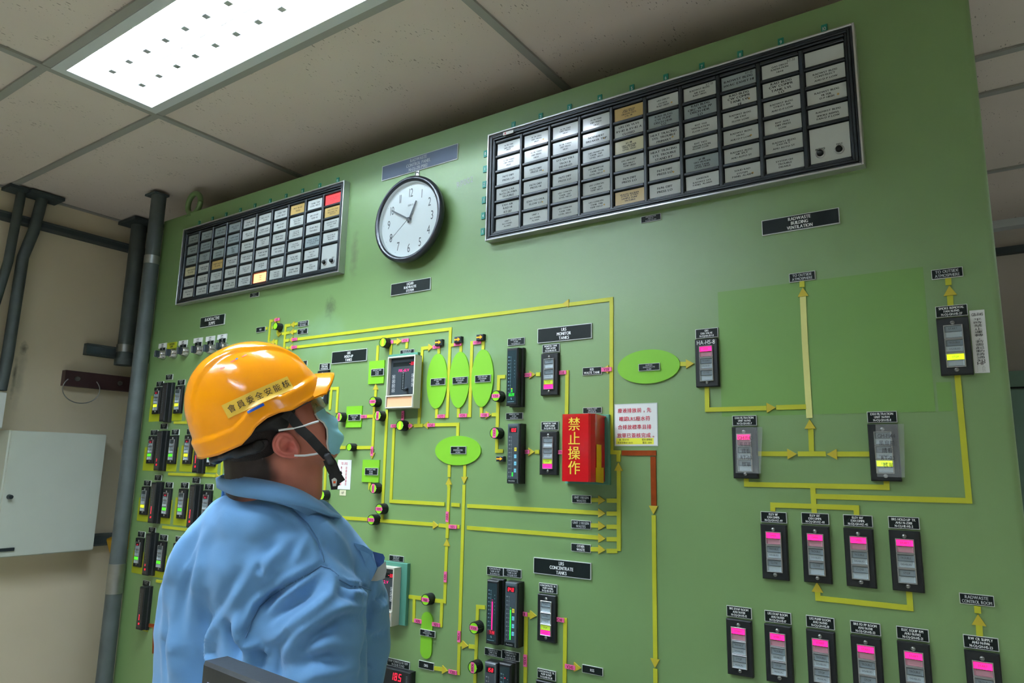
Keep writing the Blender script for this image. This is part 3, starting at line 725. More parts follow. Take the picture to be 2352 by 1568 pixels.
FOLDS = [
    (-4, 5, [(-1.1206, 0.8466, 1.4371), (-1.0903, 0.8721, 1.4155), (-1.0666, 0.8946, 1.3865), (-1.0548, 0.9084, 1.3604), (-1.0483, 0.9202, 1.3263), (-1.0491, 0.9217, 1.3167)]),
    (3, 6, [(-1.1265, 0.844, 1.4306), (-1.0962, 0.8695, 1.4089), (-1.0732, 0.8915, 1.38), (-1.0612, 0.905, 1.3555), (-1.0551, 0.9158, 1.3253)]),
    (-7, 5, [(-1.0263, 0.9424, 1.2933), (-1.0392, 0.9307, 1.3065), (-1.0529, 0.9203, 1.311), (-1.0744, 0.9092, 1.2946), (-1.102, 0.894, 1.2772), (-1.1314, 0.8787, 1.255), (-1.1533, 0.8683, 1.2337), (-1.1676, 0.8642, 1.2071), (-1.1804, 0.8623, 1.1757)]),
    (7, 8, [(-1.057, 0.9159, 1.3189), (-1.0783, 0.9044, 1.304), (-1.1066, 0.8888, 1.2866), (-1.1373, 0.8726, 1.2644), (-1.16, 0.862, 1.2416), (-1.1747, 0.8586, 1.2109), (-1.1851, 0.8575, 1.1827)]),
    (-7, 5, [(-1.0269, 0.9436, 1.2861), (-1.0098, 0.9578, 1.2745), (-0.9937, 0.9689, 1.2741), (-0.9795, 0.9799, 1.268)]),
    (5, 6, [(-1.0308, 0.9388, 1.2955), (-1.0131, 0.9537, 1.2832), (-0.9931, 0.9676, 1.282), (-0.9788, 0.9787, 1.276)]),
    (16, 15, [(-0.9845, 0.9824, 1.2408), (-1.0035, 0.9699, 1.2387), (-1.0253, 0.956, 1.2334), (-1.0467, 0.9446, 1.2186), (-1.074, 0.9305, 1.1972), (-1.0994, 0.9181, 1.1743), (-1.1217, 0.9084, 1.1483)]),
    (-18, 14, [(-0.9849, 0.9866, 1.22), (-1.0119, 0.9686, 1.2178), (-1.0372, 0.9525, 1.2124), (-1.0645, 0.9384, 1.1911), (-1.0903, 0.9267, 1.1634), (-1.1142, 0.9167, 1.1341), (-1.1352, 0.9079, 1.1081)]),
    (12, 15, [(-1.0237, 0.9734, 1.1585), (-1.0497, 0.9536, 1.1675), (-1.0802, 0.9336, 1.1636), (-1.1086, 0.9182, 1.1446), (-1.1278, 0.9112, 1.1162)]),
    (-12, 13, [(-1.0321, 0.972, 1.1383), (-1.0585, 0.9528, 1.1433), (-1.0894, 0.9335, 1.1347), (-1.1134, 0.9219, 1.1126)]),
    (10, 14, [(-1.0062, 0.9922, 1.127), (-1.0334, 0.9745, 1.1224), (-1.0744, 0.9484, 1.1135), (-1.1028, 0.933, 1.0945)]),
    (-24, 15, [(-1.1621, 0.8796, 1.1537), (-1.1607, 0.8837, 1.1394), (-1.162, 0.8862, 1.1234)]),
    (11, 9, [(-1.1832, 0.8608, 1.174), (-1.1804, 0.8658, 1.1597), (-1.1643, 0.8767, 1.1601), (-1.156, 0.8851, 1.1475), (-1.1566, 0.8899, 1.1236)]),
    (-20, 13, [(-1.2115, 0.8349, 1.2037), (-1.2064, 0.8425, 1.1847), (-1.2021, 0.8517, 1.156), (-1.1966, 0.8618, 1.1266)]),
    (14, 14, [(-1.2203, 0.8275, 1.2099), (-1.2291, 0.8268, 1.1857), (-1.2338, 0.8322, 1.1457), (-1.2299, 0.8452, 1.098)]),
    (12, 13, [(-1.1876, 0.8484, 1.217), (-1.1902, 0.8532, 1.1866), (-1.1845, 0.8632, 1.1588)]),
    (9, 20, [(-1.2447, 0.7738, 1.3808), (-1.269, 0.768, 1.3308), (-1.2872, 0.766, 1.2825), (-1.3022, 0.7684, 1.224)]),
    (-8, 16, [(-1.2321, 0.7812, 1.3867), (-1.2516, 0.7799, 1.3312), (-1.263, 0.7824, 1.2831), (-1.2732, 0.7859, 1.235), (-1.2828, 0.7902, 1.1845)]),
    (7, 16, [(-1.2195, 0.7918, 1.3774), (-1.2364, 0.7925, 1.3212), (-1.2485, 0.7946, 1.2731), (-1.2566, 0.7994, 1.225)]),
    (-9, 15, [(-1.1517, 0.8499, 1.3239), (-1.1811, 0.8381, 1.285), (-1.2041, 0.8298, 1.2509), (-1.243, 0.8151, 1.1958)]),
    (9, 17, [(-1.1345, 0.8588, 1.3371), (-1.1647, 0.8467, 1.2973), (-1.1928, 0.8376, 1.2504), (-1.216, 0.8279, 1.2219)]),
    (-6, 12, [(-1.1116, 0.8725, 1.3464), (-1.1277, 0.8633, 1.338), (-1.1505, 0.8512, 1.3216)]),
    (9, 14, [(-1.1038, 0.8768, 1.3513), (-1.1296, 0.8668, 1.3156), (-1.1471, 0.8618, 1.2833)]),
    (-7, 10, [(-1.1426, 0.8586, 1.3122), (-1.1472, 0.8586, 1.2977)]),
    (-6, 12, [(-1.0806, 0.8915, 1.3566), (-1.0941, 0.8861, 1.3388), (-1.1004, 0.8858, 1.3203)]),
    (6, 10, [(-1.0695, 0.8982, 1.3609), (-1.082, 0.8943, 1.3391), (-1.0907, 0.8933, 1.3165)]),
    (13, 12, [(-1.0362, 0.9352, 1.2954), (-1.0367, 0.9395, 1.2739), (-1.0436, 0.9388, 1.2554), (-1.0605, 0.9311, 1.2374), (-1.0857, 0.9182, 1.2169), (-1.1184, 0.9024, 1.1867), (-1.15, 0.8843, 1.17)]),
    (-12, 11, [(-1.0509, 0.9251, 1.2951), (-1.0712, 0.9169, 1.2691), (-1.0895, 0.9082, 1.2511), (-1.1253, 0.8896, 1.224), (-1.146, 0.8802, 1.202)]),
    (8, 10, [(-1.0689, 0.9143, 1.2883), (-1.0879, 0.9052, 1.2703), (-1.1169, 0.891, 1.2441), (-1.139, 0.8808, 1.2213)]),
    (-9, 11, [(-1.0283, 0.9444, 1.2781), (-1.0251, 0.9503, 1.2606), (-1.0079, 0.9644, 1.2498), (-0.9853, 0.9805, 1.2471)]),
    (8, 9, [(-1.015, 0.9572, 1.2608), (-0.995, 0.9711, 1.2597), (-0.9818, 0.9808, 1.2568)]),
    (-5, 4, [(-1.0045, 0.9873, 1.1549), (-1.0042, 0.9918, 1.135), (-0.9932, 1.0019, 1.1233), (-0.9831, 1.0105, 1.1155)]),
    (-8, 10, [(-0.9718, 0.9741, 1.3192), (-0.9752, 0.9804, 1.2793), (-0.9853, 0.9856, 1.2232), (-0.9948, 0.9913, 1.1671), (-1.0142, 0.9933, 1.0965)]),
    (8, 16, [(-1.0757, 0.8824, 1.4142), (-1.0446, 0.9099, 1.3854), (-1.0082, 0.9445, 1.3407)]),
    (-8, 16, [(-1.0587, 0.9021, 1.3771), (-1.0314, 0.9281, 1.3434), (-1.0027, 0.9548, 1.3105), (-0.9859, 0.9714, 1.287)]),
    (-7, 8, [(-0.9525, 0.9997, 1.2622), (-0.9689, 0.9908, 1.2515), (-0.9817, 0.984, 1.2424)]),
    (6, 9, [(-0.9521, 1.0039, 1.2439), (-0.9704, 0.9937, 1.2331), (-0.9813, 0.9884, 1.2233)]),
    (-7, 9, [(-0.9565, 1.0122, 1.1919), (-0.9748, 1.0018, 1.1819), (-0.9899, 0.9925, 1.1768)]),
    (7, 20, [(-1.2895, 0.7857, 1.1844), (-1.2963, 0.7897, 1.1443), (-1.2908, 0.8052, 1.0902)]),
    (-7, 12, [(-1.2962, 0.7725, 1.2241), (-1.3104, 0.7767, 1.16), (-1.311, 0.7915, 1.0897)]),
    (-6, 10, [(-1.1216, 0.8826, 1.268), (-1.1332, 0.8785, 1.2501), (-1.1518, 0.8707, 1.2274)]),
    (6, 9, [(-1.2424, 0.7832, 1.345), (-1.2592, 0.7804, 1.3047), (-1.272, 0.7786, 1.2725)]),
    (-8, 7, [(-1.1917, 0.7947, 1.4523), (-1.1735, 0.8086, 1.4455), (-1.152, 0.8248, 1.4388)]),
]

SEAMS = [
    [(-1.1206, 0.8466, 1.4371), (-1.0903, 0.8721, 1.4155), (-1.0666, 0.8946, 1.3865), (-1.0548, 0.9084, 1.3604), (-1.0483, 0.9202, 1.3263), (-1.0478, 0.9226, 1.3167)],
    [(-1.0264, 0.9425, 1.2925), (-1.0393, 0.9308, 1.3057), (-1.053, 0.9205, 1.3102), (-1.0745, 0.9093, 1.2938), (-1.1021, 0.8941, 1.2764), (-1.1315, 0.8788, 1.2542), (-1.1534, 0.8684, 1.2329), (-1.1677, 0.8644, 1.2063), (-1.1804, 0.8625, 1.1749)],
    [(-1.027, 0.9437, 1.2853), (-1.0099, 0.9579, 1.2737), (-0.9938, 0.969, 1.2733), (-0.9796, 0.9801, 1.2672)],
]

COLLAR_TOP = [
    (-1.2316, 0.8225, 1.4746),
    (-1.1899, 0.7913, 1.4738),
    (-1.1258, 0.7731, 1.4737),
    (-1.067, 0.7762, 1.4706),
    (-1.0347, 0.7977, 1.4639),
    (-1.011, 0.8264, 1.4523),
    (-0.9986, 0.8613, 1.4324),
    (-0.9999, 0.8889, 1.4161),
    (-1.0016, 0.9153, 1.404),
]

COLLAR_FOLD = [
    (-1.2392, 0.8208, 1.4678),
    (-1.2018, 0.7845, 1.4672),
    (-1.1198, 0.7582, 1.4603),
    (-1.0598, 0.7709, 1.453),
    (-1.0253, 0.7939, 1.4464),
    (-1.004, 0.8271, 1.4346),
    (-0.9944, 0.8587, 1.4206),
    (-0.996, 0.8882, 1.4087),
    (-1.0011, 0.916, 1.4025),
]

COLLAR_BOTTOM = [
    (-1.2421, 0.8244, 1.4511),
    (-1.1976, 0.7862, 1.4498),
    (-1.1022, 0.7586, 1.4399),
    (-1.0468, 0.7737, 1.4351),
    (-1.0149, 0.7945, 1.4307),
    (-0.9978, 0.8276, 1.4238),
    (-0.9892, 0.8578, 1.4133),
    (-0.9931, 0.8858, 1.4059),
    (-1.0014, 0.9145, 1.3994),
]

COLLAR_FAR = [
    (-1.2316, 0.8225, 1.4746),
    (-1.2516, 0.8593, 1.4725),
    (-1.2198, 0.8977, 1.4646),
    (-1.171, 0.9246, 1.4487),
    (-1.114, 0.9337, 1.4253),
    (-1.0618, 0.9225, 1.4117),
    (-1.0265, 0.9082, 1.4046),
]

FLAPS = [
    [(-0.9866, 0.9362, 1.3555), (-0.9748, 0.9503, 1.3507), (-0.9702, 0.9711, 1.3384), (-0.9718, 0.9724, 1.3272), (-0.976, 0.9559, 1.3346), (-0.9822, 0.9439, 1.3429)],
    [(-0.9771, 0.9433, 1.3433), (-0.9681, 0.9593, 1.3349), (-0.9624, 0.9703, 1.3204), (-0.9619, 0.9751, 1.3091), (-0.9708, 0.9701, 1.2856), (-0.9735, 0.958, 1.3052), (-0.9723, 0.9534, 1.3212)],
    [(-0.98, 0.9797, 1.3369), (-0.9683, 0.9958, 1.3317), (-0.9649, 0.9975, 1.3255), (-0.9641, 0.993, 1.3118), (-0.9702, 0.9834, 1.3091), (-0.9732, 0.981, 1.32)],
    [(-0.9745, 0.9737, 1.2848), (-0.9642, 0.9797, 1.3084), (-0.957, 0.992, 1.3204), (-0.9583, 0.997, 1.3025), (-0.9599, 0.995, 1.2885), (-0.9688, 0.9838, 1.2842)],
]

HEAD_O = (-1.096466, 0.83579, 1.563721)
HEAD_F = (0.000423, 0.000523, 0.00041)
HEAD_U = (-0.000227, -0.000349, 0.000679)
HEAD_S = (0.000645, -0.000492, -3.7e-05)
FIG_R = (0.607249, 0.790783, 0.076888)
FIG_U = (-0.010052, -0.08912, 0.99597)

STRAP = [
    (-1.0197, 0.786, 1.584),
    (-1.011, 0.7945, 1.5768),
    (-1.0015, 0.8093, 1.557),
    (-0.9921, 0.8239, 1.5424),
    (-0.9843, 0.8412, 1.5239),
    (-0.981, 0.8564, 1.5106),
]

STRAP_TAIL = [
    (-0.9809, 0.8561, 1.5121),
    (-0.9761, 0.866, 1.5001),
    (-0.9734, 0.8765, 1.4787),
    (-0.9692, 0.884, 1.4665),
]

STRAP_TAIL_B = [
    (-0.9867, 0.8578, 1.5044),
    (-0.9842, 0.8651, 1.4877),
    (-0.9791, 0.874, 1.4725),
    (-0.9764, 0.8808, 1.4587),
]

LOOP_A = [
    (-1.0257, 0.7824, 1.5536),
    (-1.0157, 0.7927, 1.5563),
    (-1.0088, 0.802, 1.5582),
    (-0.9979, 0.8154, 1.5633),
    (-0.9887, 0.8246, 1.5683),
    (-0.9834, 0.8335, 1.5718),
]

LOOP_B = [
    (-1.0149, 0.8111, 1.5109),
    (-1.0037, 0.8247, 1.5112),
    (-0.9934, 0.8372, 1.5139),
    (-0.9855, 0.8497, 1.5181),
]

TEMPLE = [
    (-1.0063, 0.8016, 1.5817),
    (-0.992, 0.8124, 1.5959),
    (-0.9766, 0.8268, 1.6151),
]

NECK = [
    (-1.1267, 0.8273, 1.5072, 0.0682),
    (-1.1274, 0.8354, 1.4673, 0.0698),
    (-1.1268, 0.8445, 1.4274, 0.0666),
    (-1.0918, 0.8528, 1.5, 0.0617),
    (-1.0902, 0.8617, 1.4641, 0.0569),
    (-1.0892, 0.8701, 1.4283, 0.052),
    (-1.0667, 0.8742, 1.4806, 0.0374),
    (-1.0664, 0.8822, 1.4447, 0.0325),
]

MON_TL = (-0.885, 0.5831, 1.2389)
make_glyphs("ABCDEFGHIJKLMNOPQRSTUVWXYZ0123456789-/'.,:&()%#abcdefghijklmnopqrstuvwxyz", 3)
make_glyphs("作簿檔案會員委全安能核禁止操作廢液排放前先確認水符合標準且單已簽完成編號組別運轉核准日期電話平時若需起動請通知機知風扇看工，。", 2)

# ------------------------------------------------------------------ materials
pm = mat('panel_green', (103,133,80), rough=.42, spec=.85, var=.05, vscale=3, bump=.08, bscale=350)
spot(pm, (-1.751+1.39, 0, .50), (.045, .4, .055), (50,50,36), .95, 60, .5)
spot(pm, (-1.652+1.39, 0, .66), (.03, .4, .12), (84,92,60), .7, 40)
spot(pm, (-1.20+1.39, 0, .30), (.22, .2, .10), (128,158,128), .5, 14)  # this and the next: broad paler green patches blended into the base colour
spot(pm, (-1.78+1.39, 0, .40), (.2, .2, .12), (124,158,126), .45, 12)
spot(pm, (-.93+1.39, 0, .09), (.03, .2, .03), (100,110,70), .5, 60)
mat('patch_green', (100,138,68), rough=.45, var=.03, vscale=5)
mat('dark_box', (60,78,55), rough=.6)
mat('mimic_yellow', (172,174,36), rough=.5, var=.04, vscale=20)
mat('arrow_yellow', (178,162,42), rough=.5)
mat('pale_yellow', (208,208,128), rough=.5)
mat('brown_tape', (116,50,18), rough=.9, spec=.1, var=.12, vscale=60)
mat('backing_yellow', (150,158,14), rough=.6, var=.05)
mat('lime', (110,170,32), rough=.5, var=.03)
mat('tag_pink', (224,96,150), rough=.6)
mat('tag_text', (120,20,60), rough=.6)
mat('black_plastic', (20,23,24), rough=.42, spec=.35)
mat('plate_black', (12,20,18), rough=.55, spec=.2)
mat('plate_edge', (196,200,196), rough=.5)
mat('plate_blue', (62,74,92), rough=.5)
mat('white_text', (225,228,225), rough=.6)
mat('grey_text', (168,172,172), rough=.6)
mat('black_text', (18,18,20), rough=.6)
mat('teal_tag', (16,122,104), rough=.45)
mat('dark_metal', (38,46,50), rough=.45, metal=.3)
mat('alarm_black', (22,30,34), rough=.42)
mat('window_white', (196,204,200), rough=.16, spec=.6, var=.02, vscale=30)
mat('window_grey', (150,164,164), rough=.16, spec=.6)
mat('window_tan', (190,164,104), rough=.2, spec=.6)
mat('window_pale', (206,204,168), rough=.2)
mat('lit_red', (240,60,60), rough=.3, emit=(255,60,64), es=1.0)
mat('lit_hot', (255,150,120), rough=.3, emit=(255,140,90), es=3.0)
mat('chrome', (190,190,186), rough=.22, metal=1.)
mat('steel', (150,152,148), rough=.35, metal=.9, var=.08, vscale=20)
mat('aluminium', (196,198,198), rough=.3, metal=.8)
mat('button_grey', (124,136,140), rough=.2, spec=.6)
mat('button_light', (170,184,188), rough=.2, spec=.6)
mat('button_warm', (176,130,140), rough=.25)
mat('lit_pink', (255,40,140), rough=.3, emit=(255,42,150), es=1.0)
mat('lit_pink_dim', (210,60,100), rough=.3, emit=(235,50,110), es=.8)
mat('lit_yellow', (220,240,40), rough=.3, emit=(214,240,40), es=.85)
mat('lit_lime', (170,190,60), rough=.3, emit=(150,180,40), es=.4)
mat('lit_green', (60,200,40), rough=.3, emit=(90,220,40), es=.8)
mat('led_red', (255,20,50), emit=(255,30,60), es=1.3)
mat('led_magenta', (255,20,110), emit=(255,30,130), es=1.1)
mat('led_green', (20,220,40), emit=(30,235,50), es=1.0)
mat('led_yellow', (220,220,40), emit=(220,225,30), es=1.0)
mat('led_off', (70,20,30), rough=.3)
mat('meter_face', (26,44,48), rough=.25)
mat('meter_face_dark', (34,30,32), rough=.3)
mat('meter_print', (150,196,206), rough=.6)
mat('clear_frame', (78,88,92), rough=.12, spec=.8)
mat('clear_face', (58,66,70), rough=.15)
mat('button_blue', (120,196,216), rough=.4)
mat('button_yellow', (226,210,60), rough=.4)
mat('controller_grey', (188,186,172), rough=.5, bump=.05)
mat('controller_face', (44,52,56), rough=.35)
mat('card_orange', (220,166,124), rough=.6)
mat('teal_plate', (72,128,108), rough=.5)
mat('red_acrylic', (178,10,20), rough=.2, spec=.7, coat=.4)
mat('red_dark', (120,10,20), rough=.2)
mat('tape_yellow', (236,186,20), rough=.35)
mat('sign_yellow', (232,200,60), rough=.5)
mat('paper', (216,220,216), rough=.5)
mat('paper_edge', (196,204,200), rough=.2)
mat('ink_red', (190,30,60), rough=.6)
mat('strip_yellow', (222,222,60), rough=.5)
mat('orange', (250,160,20), rough=.5, emit=(255,160,30), es=.25)
mat('knob_lime', (130,200,34), rough=.3, emit=(120,190,30), es=.12)
mat('knob_stripe', (206,220,50), rough=.3)
mat('clock_black', (20,26,34), rough=.3, spec=.6)
mat('clock_face', (214,226,226), rough=.5)
mat('clock_ink', (44,60,66), rough=.5)
mat('glass', (255,255,255), rough=.0, trans=1., ior=1.45)
mat('clock_glass', (255,255,255), rough=.0, alpha=.10, spec=1.)
mat('film', (235,242,242), rough=.08, alpha=.16, spec=.8)
mat('louvre', (214,220,222), rough=.3, metal=.4)
mat('light_housing', (200,206,208), rough=.4)
mat('tube_light', (255,255,255), emit=(226,240,255), es=TUBE_POWER)
cm = mat('ceiling_tile', (208,196,186), rough=.9, var=.03, vscale=3)
def fissures(m):
    nt = m.node_tree; b = nt.nodes['Principled BSDF']; tc = nt.nodes.new('ShaderNodeTexCoord')
    prev = b.inputs['Base Color'].links[0].from_socket
    for sc, st, rot, thr in ((85, (1, .33, 1), .5, .23), (150, (1, .45, 1), -.4, .24)):
        mp = nt.nodes.new('ShaderNodeMapping'); mp.inputs['Scale'].default_value = st; mp.inputs['Rotation'].default_value = (0, 0, rot)
        nt.links.new(tc.outputs['Object'], mp.inputs['Vector'])
        nz = nt.nodes.new('ShaderNodeTexNoise'); nz.inputs['Scale'].default_value = 9; nt.links.new(tc.outputs['Object'], nz.inputs['Vector'])
        vo = nt.nodes.new('ShaderNodeTexVoronoi'); vo.inputs['Scale'].default_value = sc; vo.inputs['Randomness'].default_value = 1
        nt.links.new(mp.outputs[0], vo.inputs['Vector'])
        a = nt.nodes.new('ShaderNodeMapRange'); a.inputs[1].default_value = .35; a.inputs[2].default_value = .75; a.inputs[3].default_value = 0; a.inputs[4].default_value = thr
        nt.links.new(nz.outputs['Fac'], a.inputs[0])
        l = nt.nodes.new('ShaderNodeMath'); l.operation = 'LESS_THAN'; nt.links.new(vo.outputs['Distance'], l.inputs[0]); nt.links.new(a.outputs[0], l.inputs[1])
        f = nt.nodes.new('ShaderNodeMath'); f.operation = 'MULTIPLY'; f.inputs[1].default_value = .6; nt.links.new(l.outputs[0], f.inputs[0])
        mx = nt.nodes.new('ShaderNodeMix'); mx.data_type = 'RGBA'; nt.links.new(f.outputs[0], mx.inputs[0]); nt.links.new(prev, mx.inputs[6]); mx.inputs[7].default_value = rgb(84,76,66)
        prev = mx.outputs[2]
    nt.links.new(prev, b.inputs['Base Color'])
fissures(cm)
mat('grid_metal', (150,150,144), rough=.5)
wm = mat('wall_cream', (210,198,170), rough=.8, var=.04, vscale=1.5, bump=.1, bscale=60)
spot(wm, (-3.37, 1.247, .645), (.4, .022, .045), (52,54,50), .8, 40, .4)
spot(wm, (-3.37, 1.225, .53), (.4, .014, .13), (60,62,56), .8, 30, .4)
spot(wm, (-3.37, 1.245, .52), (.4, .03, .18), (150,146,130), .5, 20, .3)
spot(wm, (-3.37, 1.70, .26), (.4, .02, .035), (150,112,60), .7, 40, .4)
mat('wall_grey', (190,182,174), rough=.8, var=.03, vscale=2)
mat('floor_vinyl', (206,200,188), rough=.4, var=.08, vscale=4)
mat('conduit', (76,84,82), rough=.55, metal=.3, var=.15, vscale=14)
mat('conduit_dark', (52,62,64), rough=.6, var=.1)
mat('plank_brown', (48,26,26), rough=.5, var=.1)
mat('box_paint', (196,203,190), rough=.5, var=.02)
mat('clamp_yellow', (196,150,30), rough=.5)
mat('far_green', (92,120,104), rough=.5)
mat('monitor_black', (30,34,36), rough=.4, bump=.05)
mat('screen_lit', (150,160,190), rough=.2, emit=(150,160,196), es=.7)
mat('screen_text', (70,60,140), rough=.4, emit=(80,70,160), es=.4)
mat('screen_orange', (230,100,40), emit=(235,110,50), es=.7)
mat('desk_top', (170,168,160), rough=.5, var=.03)
mat('desk_leg', (90,92,92), rough=.4, metal=.5)

# ------------------------------------------------------------------ the room
X0, X1, Y0, Y1 = -3.37, 3.2, -3.0, 3.72
mb = MB(); mb.box(X0-.1, X1+.1, Y0-.1, Y1+.1, -.1, 0, 'floor_vinyl'); structure(mb.build('floor'))
mb = MB(); mb.box(X0-.12, X0, Y0-.1, Y1+.1, -CEIL/2, 3-CEIL/2, 'wall_cream')
wl = structure(mb.build('wall_left', loc=(0, 0, CEIL/2)))
mb = MB(); mb.box(X0-.1, X1+.1, Y1, Y1+.12, 0, 3, 'wall_grey'); wb = structure(mb.build('wall_back'))
mb = MB(); mb.box(X0, X1, Y1-.04, Y1, 2.47, 2.50, 'conduit_dark'); mb.build('wall_rail', wb)
mb = MB(); mb.box(X0, X1, Y1-.06, Y1, 2.585, 2.62, 'light_housing'); mb.build('wall_moulding', wb)
mb = MB(); mb.box(X1, X1+.12, Y0-.1, Y1+.1, 0, 3, 'wall_cream'); structure(mb.build('wall_right'))
mb = MB(); mb.box(X0-.1, X1+.1, Y0-.12, Y0, 0, 3, 'wall_cream'); structure(mb.build('wall_front'))
# ceiling: a slab with the lay-in grid, each tile a piece of its own
mb = MB(); mb.box(X0-.1, X1+.1, Y0-.1, Y1+.1, CEIL+.16, CEIL+.26, 'conduit_dark'); ceiling = structure(mb.build('ceiling'))
gx = [X0, -2.185, -.965, .255, 1.475, 2.695, X1]
gy = [Y0, -2.45, -1.84, -1.36, -1.03, -.46, .15, .757, 1.094, 1.73, 2.14, 2.37, 3.03, Y1-.03]
cells = {}
for i in range(len(gx)-1):
    for j in range(len(gy)-1): cells[(i, j)] = (gx[i], gx[i+1], gy[j], gy[j+1])
LCELLS = [(1, 7), (1, 5), (2, 3), (4, 5), (4, 11)]  # first cell holds the visible fitting; the others add unseen fill light
for (i, j), (a, b, c, d) in cells.items():
    if (i, j) in LCELLS: continue
    k = MB(); k.box(a+.006-(a+b)/2, b-.006-(a+b)/2, c+.006-(c+d)/2, d-.006-(c+d)/2, 0, .015, 'ceiling_tile')
    k.build('ceiling_tile', ceiling, ((a+b)/2, (c+d)/2, CEIL+.001+random.uniform(0, .002)))
for x in gx[1:-1]:
    k = MB(); k.box(x-.012, x+.012, Y0, Y1, CEIL-.006, CEIL+.002, 'grid_metal'); k.box(x-.0015, x+.0015, Y0, Y1, CEIL, CEIL+.03, 'grid_metal'); k.build('grid_bar', ceiling)
for y in gy[1:-1]:
    k = MB(); k.box(X0, X1, y-.012, y+.012, CEIL-.005, CEIL+.0015, 'grid_metal'); k.build('grid_bar', ceiling)
k = MB(); k.box(X0, X0+.022, Y0, Y1, CEIL-.004, CEIL+.002, 'grid_metal'); k.build('edge_angle', ceiling)

# recessed louvred light fittings
LL = ['bright louvred ceiling light with white blades in view above the worker', 'louvred ceiling light beside the camera on the left', 'louvred ceiling light behind the camera', 'louvred ceiling light near the right wall', 'louvred ceiling light in the passage behind the panel']
def fitting(idx, i, j):
    a, b, c, d = cells[(i, j)]; cx, cy = (a+b)/2, (c+d)/2; hx, hy = (b-a)/2-.012, (d-c)/2-.012
    r = empty('ceiling_light', (cx, cy, CEIL), LL[idx], 'ceiling light')
    k = MB(); k.box(-hx, hx, -hy, hy, .12, .125, 'light_housing')
    for s in (-1, 1):
        x = s*hx; k.box(min(x, x-s*.004), max(x, x-s*.004), -hy, hy, 0, .12, 'light_housing')
        y = s*hy; k.box(-hx, hx, min(y, y-s*.004), max(y, y-s*.004), 0, .12, 'light_housing')
    k.build('housing', r)
    k = MB(); wd = .030
    k.box(-hx, hx, -hy, -hy+wd, -.007, -.002, 'light_housing'); k.box(-hx, hx, hy-wd, hy, -.007, -.002, 'light_housing')
    k.box(-hx, -hx+wd, -hy+wd, hy-wd, -.007, -.002, 'light_housing'); k.box(hx-wd, hx, -hy+wd, hy-wd, -.007, -.002, 'light_housing')
    k.build('frame', r)
    for y in (-.06, .06):
        k = MB(); k.tube((-hx+.03, y, .085), (hx-.03, y, .085), .013, .013, 'tube_light', 12); k.build('fluorescent_tube', r)
    me = MB(); me.box(-.0012, .0012, -hy+wd, hy-wd, .0, .045, 'louvre')
    me.box(-.010, .010, -.052, -.036, .0, .003, 'louvre'); me.box(-.010, .010, .036, .052, .0, .003, 'louvre'); blade = me.mesh('louvre_blade')
    n = 12
    for q in range(1, n):
        link('louvre_blade', blade, r, (-hx+wd+(2*hx-2*wd)*q/n, 0, 0))
    me = MB(); me.box(-hx+wd, hx-wd, -.0012, .0012, .0, .045, 'louvre'); me.build('louvre_spine', r)
for n_, (i, j) in enumerate(LCELLS): fitting(n_, i, j)

# ------------------------------------------------------------------ the control panel
PX0, PX1, PTOP = -2.835, .036, 2.497
pcx = -1.39
panel = empty('control_panel', (pcx, PY, 0), 'tall sage green steel control panel with yellow flow lines behind the worker', 'control panel')
PP = lambda x: x-pcx
k = MB(); hw0, hw1 = PP(PX0), PP(PX1)
# folded sheet front with a rounded right edge, then the cabinet body
prof = [(hw0, 0.)]
prof += [(hw1-.012+.012*math.sin(t*math.pi/20), .012-.012*math.cos(t*math.pi/20)) for t in range(11)]
prof += [(hw1, .9), (hw0, .9)]
n = len(prof); z0, z1 = -1.5+1.5, PTOP
vs = [(x, y, z0-CAMZ) for x, y in prof]+[(x, y, z1-CAMZ) for x, y in prof]
k.add(vs, [(i, (i+1)%n, n+(i+1)%n, n+i) for i in range(n)], 'panel_green'); k.add(vs, [tuple(reversed(range(n))), tuple(range(n, 2*n))], 'panel_green')
k.build('cabinet', panel, (0, 0, CAMZ))
# z in the tables below is measured from eye height
def pl(x, z): return (x-pcx, z+CAMZ)
k = MB()
for i in range(24):
    t = math.pi*i/23
rp = [(.045*math.cos(2*math.pi*i/24), 0, .045*math.sin(2*math.pi*i/24)+.03) for i in range(25)]
k.path(rp, .011, 'panel_green', 10); k.tube((0,0,-.03), (0,0,-.012), .028, .022, 'panel_green', 16)
k.build('lifting_eye', panel, (PP(-2.655), .02, PTOP+.02))
def flat(name, x0, z0, x1, z1, t, mt, y=0., label=None, ch=0.):
    k = MB(); w, h = (x1-x0)/2, (z0-z1)/2; k.box(-w, w, -t, 0, -h, h, mt, ch)
    return k.build(name, panel, ((x0+x1)/2-pcx, y, (z0+z1)/2+CAMZ), label)
for a in PATCHES: flat('repainted_patch', *a, .0004, 'patch_green', label='lighter repainted rectangle')
for a in BACKINGS: flat('yellow_backing', *a, .0008, 'backing_yellow')
YL = [0]
for col, wd, pts in LINES:
    mt = {'y': 'mimic_yellow', 'b': 'brown_tape', 'p': 'pale_yellow'}[col]
    for (ax, az), (bx, bz) in zip(pts, pts[1:]):
        L = math.hypot(bx-ax, bz-az); ang = math.atan2(bz-az, bx-ax)
        ea = wd/2 if (ax, az) != pts[0] else 0; eb = wd/2 if (bx, bz) != pts[-1] else 0
        t = .0020+.00002*(YL[0] % 50); YL[0] += 1
        k = MB(); k.box(-L/2-ea, L/2+eb, -t, 0, -wd/2, wd/2, mt)
        o = k.build('flow_line', panel, ((ax+bx)/2-pcx, 0, (az+bz)/2+CAMZ)); o.rotation_euler = (0, -ang, 0)
        if col == 'b': o['label'] = 'brown peeling flow line'
        if col == 'p': o['label'] = 'pale yellow flow line'
